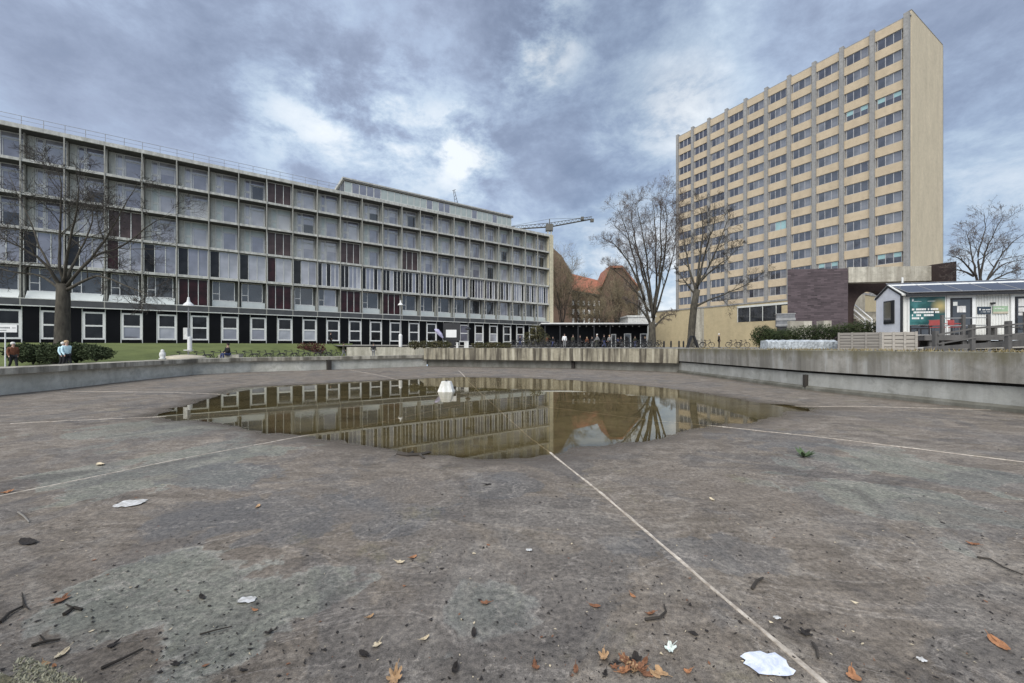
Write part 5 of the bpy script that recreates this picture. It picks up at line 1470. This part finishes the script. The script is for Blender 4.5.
st = MB().box(-.9, .9, -.05, .5, 0, .70).build('bench_block', M['retaining']); st.location = ps_ + Vector((0, .12, 0)); tag(st, 'low pale bench block under the sitting person', 'bench')
person('dark clothed person on the upper path before a white framed window', P_(330.5, 55, 2.1), R(90), 'walk', 'cloth_black', 'cloth_black', 'hair_dark', 1.72)
person('person in dark jacket and grey trousers before the pale retaining wall', P_(343.5, 48, .57), R(100), 'walk', 'cloth_olive', 'cloth_grey', 'hair_dark', 1.76)
person('person in bulky black coat before the pale retaining wall', P_(373.5, 47, .57), R(180), 'stand', 'cloth_black', 'cloth_grey', 'hair_dark', 1.74)
for px, Y, j, t, hr, k, rz, lab in ((564.5, 52, 'cloth_white', 'cloth_grey', 'hair_dark', 'stand', 0, 'person in white jacket on the terrace before the pavilion'),
        (573, 56, 'cloth_olive', 'cloth_black', 'hair_dark', 'stand', 30, 'person in olive jacket right of the white jacket'),
        (580, 58, 'cloth_black', 'cloth_black', 'hair_dark', 'walk', 80, 'person in black walking left of the grey haired person'),
        (597, 53, 'cloth_grey', 'cloth_olive', 'hair_white', 'walk', -80, 'white haired person in grey jacket walking before the pavilion'),
        (604, 55, 'cloth_black', 'cloth_jeans', 'hair_dark', 'walk', 90, 'person in black jacket and jeans by the pavilion columns'),
        (609.5, 58, 'cloth_grey', 'cloth_black', 'hair_blond', 'stand', 10, 'fair haired person standing left of the first white door'),
        (547, 64, 'cloth_brown', 'cloth_black', 'hair_dark', 'stand', 40, 'person in brown jacket near the end of the office block'),
        (520, 60, 'cloth_black', 'cloth_jeans', 'hair_dark', 'walk', 90, 'person in black among bicycles before the office block end'),
        (719, 51, 'cloth_black', 'cloth_black', 'hair_white', 'stand', 60, 'pale haired person in black before the yellow brick wall')):
    person(lab, P_(px, Y, 1.795), R(rz), k, j, t, hr, 1.74)
more = [(553, 66, 'cloth_black', 'cloth_jeans', 'hair_dark', 'walk', -70), (587, 71, 'cloth_brown', 'cloth_black', 'hair_blond', 'stand', 0), (592, 67, 'cloth_black', 'cloth_grey', 'hair_dark', 'stand', 40), (618, 72, 'cloth_jeans', 'cloth_black', 'hair_dark', 'walk', 60), (621, 66, 'cloth_black', 'cloth_black', 'hair_dark', 'stand', -30), (635, 64, 'cloth_olive', 'cloth_jeans', 'hair_dark', 'stand', 20), (645, 69, 'cloth_black', 'cloth_black', 'hair_blond', 'walk', 85), (536, 66, 'cloth_grey', 'cloth_black', 'hair_dark', 'stand', 0)]
for (px, Y, j, t, hr, k, rz), lab in zip(more, ('person in black and jeans walking left at the left end of the pavilion', 'fair haired person in brown jacket deep under the pavilion roof', 'person in black jacket and grey trousers under the pavilion roof', 'person in blue jacket passing the first white door', 'person all in black between the first two white doors', 'person in olive jacket and jeans between the second and third white doors', 'fair haired person in black before the third white door', 'person in grey jacket behind the leafy sapling')):
    person(lab, P_(px, Y, 1.795), R(rz), k, j, t, hr, 1.74)

# ------------------------------------------------------------------ litter on the basin floor
def G(px, py):
    Y = 2*FPX/(py - HY); x = X(px, Y)
    for _ in range(3):
        z = floor_z(x, Y); Y = (EYE - z)*FPX/(py - HY); x = X(px, Y)
    return Vector((x, Y, floor_z(x, Y)))
def leaf_mesh(size, lobes, seed, curl=.25, deep=.45, long=1.25):
    r_ = random.Random(seed); n = 40; mb = MB(); ring_ = []
    mb.v.append((0, 0, 0))
    for rr in (.5, 1.0):
        for i in range(n):
            a = 2*math.pi*i/n
            k = 1 - deep*(.5 + .5*math.cos(lobes*a))**1.3 if lobes else 1.0
            if rr < 1: k = .4 + .6*k
            x = math.cos(a)*k*long*(1 if not lobes else 1); y = math.sin(a)*k*(.55 if not lobes else .85)
            z = curl*(x*x*.5 + y*y*.9)*rr*rr + .05*r_.gauss(0, 1)*rr*curl*2
            mb.v.append((x*rr*size/2, y*rr*size/2, z*size/2))
    for i in range(n): mb.f.append((0, 1 + i, 1 + (i+1) % n)); mb.mi.append(0); mb.f.append((1 + i, 1 + n + i, 1 + n + (i+1) % n, 1 + (i+1) % n)); mb.mi.append(0)
    # stalk
    mb.tube([(-.1*size, 0, .01), (-.7*size, .03*size, .012), (-.95*size, .1*size, .02)], [.0025, .002, .0015], 4)
    return mb
def leaf(px, py, wpx, m, lobes, lab, seed, rz=None, curl=.3):
    p = G(px, py); size = wpx*p.y/FPX*.64
    o = leaf_mesh(size, lobes, seed, curl).build('fallen_leaf', M[m], fix=False)
    o.location = p + Vector((0, 0, .008)); r_ = random.Random(seed)
    o.rotation_euler = (r_.gauss(0, .12), r_.gauss(0, .12), rz if rz is not None else r_.uniform(0, 6.28))
    return tag(o, lab, 'leaf', 'fallen leaves on the basin floor')
L_ = [(395, 679, 30, 'leaf_tan', 7, 'large tan lobed leaf at the bottom edge below the dark leaf'), (400, 563, 13, 'leaf_cream', 5, 'cream lobed leaf beside a small orange leaf, mid basin floor'),
      (413, 558, 12, 'leaf_orange', 0, 'small orange leaf beside the cream lobed leaf'), (604, 658, 20, 'leaf_tan', 5, 'tan lobed leaf left of the leaf heap'),
      (576, 671, 15, 'leaf_brown', 0, 'brown curled leaf at the left of the leaf heap'), (626, 662, 18, 'leaf_tan', 5, 'tan leaf at the top of the leaf heap'), (624, 673, 17, 'leaf_orange', 5, 'orange leaf at the bottom left of the leaf heap'),
      (646, 675, 20, 'leaf_brown', 5, 'brown leaf at the bottom of the leaf heap'), (655, 676, 14, 'leaf_tan', 0, 'narrow tan leaf at the right end of the leaf heap'), (688, 673, 12, 'leaf_orange', 3, 'reddish pointed leaf near the bottom, left of the white sheet'),
      (633, 597, 10, 'leaf_orange', 0, 'orange oval leaf alone above the leaf heap'), (595, 607, 14, 'leaf_brown', 0, 'flat brown leaf left of the single orange oval'), (670, 650, 20, 'leaf_pale', 4, 'pale greenish white star shaped leaf left of the joint line'),
      (999, 645, 26, 'leaf_orange', 0, 'orange leaf with long stalk near the right edge'), (853, 677, 24, 'leaf_orange', 3, 'orange brown leaf with stalk at the bottom, right of the white sheet'), (370, 618, 10, 'leaf_tan', 0, 'small tan leaf left of centre near the bottom'),
      (377, 646, 16, 'leaf_cream', 5, 'cream lobed leaf beside a black leaf near the bottom'), (364, 655, 18, 'leaf_black', 0, 'black wet leaf beside the cream lobed leaf'), (425, 640, 12, 'leaf_cream', 0, 'small cream leaf with dark edge near bottom centre'),
      (62, 655, 20, 'leaf_cream', 0, 'cream curled leaf near the mossy corner'), (46, 665, 14, 'leaf_tan', 0, 'tan leaf at the mossy corner beside the cream one'), (54, 668, 10, 'leaf_orange', 0, 'small yellow brown leaf lowest by the mossy corner'),
      (258, 507, 11, 'leaf_tan', 0, 'small tan leaf between the white scraps, left middle'), (100, 465, 16, 'leaf_cream', 0, 'pale tan leaf behind the left joint line'), (7, 493, 12, 'leaf_orange', 0, 'orange leaf at the left photo edge by the joint line'),
      (61, 601, 24, 'leaf_brown', 5, 'reddish brown leaf left of the dark twigs'), (28, 543, 26, 'leaf_black', 0, 'long black leaf at the left'), (269, 634, 14, 'leaf_black', 5, 'black crumpled leaf at lower left'),
      (485, 604, 14, 'leaf_brown', 5, 'dark brown crumpled leaf near the middle bottom'), (474, 634, 15, 'leaf_black', 0, 'black flat leaf near the middle bottom'), (455, 671, 18, 'leaf_black', 0, 'black long leaf at the bottom centre'),
      (487, 485, 12, 'leaf_black', 0, 'small black leaf mid floor below the puddle'), (202, 598, 13, 'leaf_black', 0, 'black leaf left of the small white scrap'), (535, 668, 16, 'leaf_brown', 3, 'dark brown leaf left of the leaf heap'),
      (176, 665, 14, 'leaf_black', 4, 'black ragged leaf at lower left'), (805, 634, 22, 'leaf_black', 5, 'black torn leaf above the joint end'), (972, 545, 13, 'leaf_brown', 0, 'small brown leaf at right beside a long twig'),
      (255, 611, 8, 'leaf_orange', 0, 'small orange leaf below the small white scrap'), (113, 646, 14, 'leaf_black', 3, 'black leaf above the diagonal twig'), (650, 615, 14, 'leaf_brown', 0, 'brown leaf beside the bent twig'), (712, 500, 9, 'leaf_cream', 0, 'tiny pale leaf right of the joint line')]
for i, (px, py, w, m, lb, lab) in enumerate(L_): leaf(px, py, w, m, lb, lab, 100 + i, curl=.35 if i % 3 else .7)
for i in range(14):
    leaf(rnd.gauss(634, 16), rnd.gauss(667, 6), rnd.uniform(10, 20), rnd.choice(['leaf_brown', 'leaf_black', 'leaf_brown', 'leaf_tan']), rnd.choice([0, 3, 5]), 'wet brown leaf lying under others in the leaf heap left of the white sheet', 300 + i, curl=.6)
# weed
p = G(804, 457); wd = thing('weed_plant', 'small green weed growing from the basin floor', 'plant', p); mb = MB(); r_ = random.Random(5)
for i in range(16):
    a = r_.uniform(0, 6.28); l = r_.uniform(.08, .2); d = Vector((math.cos(a), math.sin(a), r_.uniform(.3, .9)))*l; s = Vector((-math.sin(a), math.cos(a), 0))*l*.22
    mb.poly([(0, 0, 0), d*.5 + s, d, d*.5 - s])
mb.build('leaves', M['leaf_green'], wd, fix=False)
# white scraps and sheet
def scrap(px, py, wpx, hpx, lab, m, seed, name='paper_scrap', rz=0.0):
    wpx *= .86; hpx *= .86; p = G(px, py); w = wpx*p.y/FPX; d = hpx*p.y*p.y/(2*FPX) 
    r_ = random.Random(seed); n = 22; mb = MB(); mb.v.append((0, 0, .014))
    for i in range(n):
        a = 2*math.pi*i/n; k = .86 + .22*r_.random()
        k /= max(abs(math.cos(a)), abs(math.sin(a)))**.45
        mb.v.append((math.cos(a)*w/2*k, math.sin(a)*d/2*k, .004 + .010*r_.random()))
    for i in range(n): mb.f.append((0, 1 + i, 1 + (i+1) % n)); mb.mi.append(0)
    o = mb.build(name, M[m], smooth=True, fix=False); o.location = p + Vector((0, 0, .003)); o.rotation_euler = (0, 0, rz); return tag(o, lab, 'paper')
def sheet_mat():
    m, nt, b = new_mat('wet_sheet'); f = noise_tex(nt, mapping(nt), 14, 6, .7, 1.0)
    nt.links.new(ramp(nt, f, [(.35, (.55, .6, .74)), (.55, (.80, .83, .90)), (.7, (.9, .9, .9))]), b.inputs['Base Color']); b.inputs['Roughness'].default_value = .6; bump(nt, b, f, .6, .01); return m
M['sheet'] = sheet_mat()
scrap(767, 665, 52, 30, 'large crumpled white sheet lying on the joint at bottom right', 'sheet', 1, 'paper_sheet', .0)
scrap(130, 504, 30, 9, 'elongated white scrap at the left behind the dark floor patch', 'paper', 2, rz=.25)
scrap(247, 601, 20, 8, 'small white scrap at lower left', 'paper', 3, rz=.1)
scrap(922, 661, 9, 6, 'tiny white chip near the bottom right', 'paper', 4)
scrap(529, 551, 7, 3.5, 'tiny white chip mid floor left of the long joint', 'paper', 5)
scrap(777, 619, 8, 4, 'tiny white chip right of the joint above the white sheet', 'paper', 6)
# twigs
def twig(pts, r, lab, forks=()):
    mb = MB(); Q = [G(*p) + Vector((0, 0, .012 + .008*(i % 2))) for i, p in enumerate(pts)]
    o0 = Q[0].copy(); mb.tube([q - o0 for q in Q], [r*(1 - .6*i/len(Q)) for i in range(len(Q))], 5)
    for f in forks: mb.tube([G(*p) + Vector((0, 0, .014)) - o0 for p in f], [r*.6, r*.35, r*.25][:len(f)], 4)
    o = mb.build('fallen_twig', M['bark_dark']); o.location = o0; return tag(o, lab, 'twig', 'twigs on the basin floor')
twig([(0, 624), (10, 615), (24, 607)], .012, 'forked black twig at the left photo edge', [[(24, 607), (23, 600), (22, 594)], [(24, 607), (29, 611)]])
twig([(101, 670), (122, 662), (143, 650)], .010, 'straight black twig at the bottom left')
twig([(32, 647), (46, 644), (60, 641)], .010, 'short black twig above the cream curled leaf', [[(46, 644), (40, 637)]])
twig([(645, 621), (660, 620), (666, 613), (664, 607)], .011, 'bent black twig right of the orange oval leaf')
twig([(752, 590), (757, 583), (763, 579)], .013, 'short thick black twig right of the long joint')
twig([(200, 636), (215, 633), (232, 628)], .006, 'thin twig at lower left between black leaves')
twig([(977, 558), (990, 561), (1003, 568), (1023, 577)], .009, 'long wavy twig at the right edge')
twig([(64, 616), (74, 610), (82, 611)], .016, 'thick dark twig lump at left', [[(74, 610), (66, 606)]])
twig([(813, 645), (817, 653), (818, 660)], .012, 'black twig hanging from the torn black leaf')
twig([(398, 454), (408, 456), (420, 455), (430, 453)], .05, 'soggy dark branch clump at the near shore of the puddle', [[(408, 456), (413, 452)], [(420, 455), (424, 459)]])
pale = twig([(18, 513), (24, 518), (29, 523)], .010, 'pale bleached stick at the left by the joint line'); pale.data.materials[0] = M['timber']
# crumbs nobody could count
mb = MB(); r_ = random.Random(77)
cells_ = []
while len(cells_) < 3600:
    py = 346 + 60 + r_.random()**.8*285; px = r_.uniform(-20, 1044); p = None
    Y = 800/(py - HY); x = X(px, Y)
    if mnoise.noise(Vector((x*.8, Y*.8, 2))) + r_.uniform(-.6, .5) < -.05: continue
    cells_.append((x, Y))
PP = np.array(cells_); SS = floor_s(PP); HH = floor_h_from_s(SS)
for (x, Y), s, z in zip(cells_, SS, HH):
    if s < .05: continue
    n = r_.choice([3, 4, 5]); sz = min(.04, abs(r_.gauss(0, .009)) + .003); a0 = r_.uniform(0, 6.28); st_ = r_.uniform(.12, .7)
    mi = 0 if r_.random() < .86 else (1 if r_.random() < .6 else 2)
    ca_, sa_ = math.cos(a0), math.sin(a0); top = []
    for i in range(n):
        a = 2*math.pi*i/n + r_.uniform(-.4, .4); u, v = math.cos(a)*sz, math.sin(a)*sz*st_
        kk = r_.uniform(.45, 1.3); u *= kk; v *= kk; top.append((x + u*ca_ - v*sa_, Y + u*sa_ + v*ca_, z + .004 + r_.random()*sz*.35))
    mb.poly(top, mi)
tag(mb.build('leaf_crumbs', [M['leaf_black'], M['leaf_cream'], M['leaf_brown']], fix=False), 'dark leaf crumbs and bits scattered over the basin floor', 'litter', kind='stuff')

# ------------------------------------------------------------------ sky and light
SUN_EL, SUN_AZ = R(45), R(206)       # azimuth measured from +Y clockwise: behind the camera
wd_ = bpy.data.worlds.new('World'); scene.world = wd_; wd_.use_nodes = True
nt = wd_.node_tree; nt.nodes.clear()
out = N(nt, 'ShaderNodeOutputWorld')
sky = N(nt, 'ShaderNodeTexSky', sky_type='NISHITA'); sky.sun_disc = False
sky.sun_elevation = SUN_EL; sky.sun_rotation = SUN_AZ
tc = N(nt, 'ShaderNodeTexCoord'); dirv = tc.outputs['Generated']
mp_ = N(nt, 'ShaderNodeMapping'); mp_.inputs['Scale'].default_value = (1, 1, 1.7); mp_.inputs['Location'].default_value = (3.3, 1.2, .4); nt.links.new(dirv, mp_.inputs[0])
cv = mp_.outputs[0]
big = noise_tex(nt, cv, 2.6, 10, 0.56, 0.25)
det = noise_tex(nt, cv, 6.5, 12, 0.66, 0.15)
fld = math_n(nt, 'ADD', math_n(nt, 'MULTIPLY', big, 0.55), math_n(nt, 'MULTIPLY', det, 0.45))
def blob(px, py, rad):
    d = Vector(((px - CX)/FPX, 1, (HY - py)/FPX)).normalized()
    dt = N(nt, 'ShaderNodeVectorMath', operation='DISTANCE'); nt.links.new(dirv, dt.inputs[0]); dt.inputs[1].default_value = d
    mr = N(nt, 'ShaderNodeMapRange', interpolation_type='SMOOTHSTEP'); nt.links.new(dt.outputs['Value'], mr.inputs[0])
    mr.inputs[1].default_value = 0; mr.inputs[2].default_value = rad; mr.inputs[3].default_value = 1; mr.inputs[4].default_value = 0
    return mr.outputs[0]
def add_blobs(L):
    s = None
    for px, py, r_, w in L:
        b = math_n(nt, 'MULTIPLY', blob(px, py, r_), w); s = b if s is None else math_n(nt, 'ADD', s, b)
    return s
bright = add_blobs([(470, 150, .13, .30), (430, 165, .34, .14), (545, 35, .13, .30), (525, 75, .12, .2), (330, 108, .22, .15), (270, 125, .18, .12), (390, 130, .2, .12), (690, 110, .14, .20), (660, 130, .2, .08), (650, 300, .35, .16), (600, 270, .3, .10), (990, 250, .4, .15), (620, 110, .25, .06)])
dark = add_blobs([(60, 70, .5, -.05), (180, 40, .3, -.03), (420, 40, .22, -.06), (620, 60, .2, -.03), (820, 40, .4, -.03), (120, 130, .25, -.03), (560, 190, .15, -.03)])
ragged = math_n(nt, 'MULTIPLY', math_n(nt, 'SUBTRACT', math_n(nt, 'ADD', math_n(nt, 'MULTIPLY', big, .5), det), 0.56), 4.2, True)
bright = math_n(nt, 'MULTIPLY', bright, ragged)
sepz = N(nt, 'ShaderNodeSeparateXYZ'); nt.links.new(dirv, sepz.inputs[0])
hz_ = N(nt, 'ShaderNodeMapRange', interpolation_type='SMOOTHSTEP'); nt.links.new(sepz.outputs[2], hz_.inputs[0])
hz_.inputs[1].default_value = 0.02; hz_.inputs[2].default_value = 0.42; hz_.inputs[3].default_value = 0.17; hz_.inputs[4].default_value = 0.0
g = math_n(nt, 'ADD', math_n(nt, 'ADD', math_n(nt, 'ADD', fld, bright), dark), hz_.outputs[0])
lum = ramp(nt, g, [(0.33, (0.178, 0.212, 0.292)), (0.43, (0.206, 0.248, 0.338)), (0.51, (0.240, 0.296, 0.396)), (0.62, (0.305, 0.372, 0.458)), (0.84, (0.49, 0.525, 0.56))])
gap = add_blobs([(600, 60, .45, .22), (650, 20, .3, .1), (850, 60, .5, .10), (620, 250, .3, .25), (990, 180, .4, .12), (180, 10, .3, .12)])
gm = math_n(nt, 'ADD', gap, math_n(nt, 'SUBTRACT', 0.55, fld))
blue_m = ramp(nt, gm, [(0.08, (0, 0, 0)), (0.42, (1, 1, 1))])
bg1 = N(nt, 'ShaderNodeBackground'); nt.links.new(sky.outputs[0], bg1.inputs[0]); bg1.inputs[1].default_value = 0.05
bg2 = N(nt, 'ShaderNodeBackground'); nt.links.new(lum, bg2.inputs[0]); bg2.inputs[1].default_value = 1.0
mx = N(nt, 'ShaderNodeMixShader'); nt.links.new(math_n(nt, 'MULTIPLY', blue_m, 0.55), mx.inputs[0]); nt.links.new(bg2.outputs[0], mx.inputs[1]); nt.links.new(bg1.outputs[0], mx.inputs[2])
nt.links.new(mx.outputs[0], out.inputs[0])

sd = bpy.data.lights.new('sun', 'SUN'); sd.energy = 2.0; sd.angle = R(60); sd.color = (1, .96, .89)
so = bpy.data.objects.new('sun', sd); col.objects.link(so)
sdir = Vector((math.sin(SUN_AZ)*math.cos(SUN_EL), math.cos(SUN_AZ)*math.cos(SUN_EL), math.sin(SUN_EL)))
so.rotation_euler = (-sdir).to_track_quat('-Z', 'Y').to_euler()

cd = bpy.data.cameras.new('camera'); cam = bpy.data.objects.new('camera', cd); col.objects.link(cam)
cam.location = (0, 0, EYE); cam.rotation_euler = (R(90), 0, 0)
cd.sensor_width = 36; cd.lens = 36*FPX/1024; cd.shift_y = (HY - 341.5)/1024; cd.clip_start = .05; cd.clip_end = 6000
scene.camera = cam
scene.render.engine = 'CYCLES'
scene.view_settings.view_transform = 'Standard'; scene.view_settings.look = 'None'; scene.view_settings.gamma = 1; scene.view_settings.exposure = 0.9
scene.render.resolution_x = 1024; scene.render.resolution_y = 683
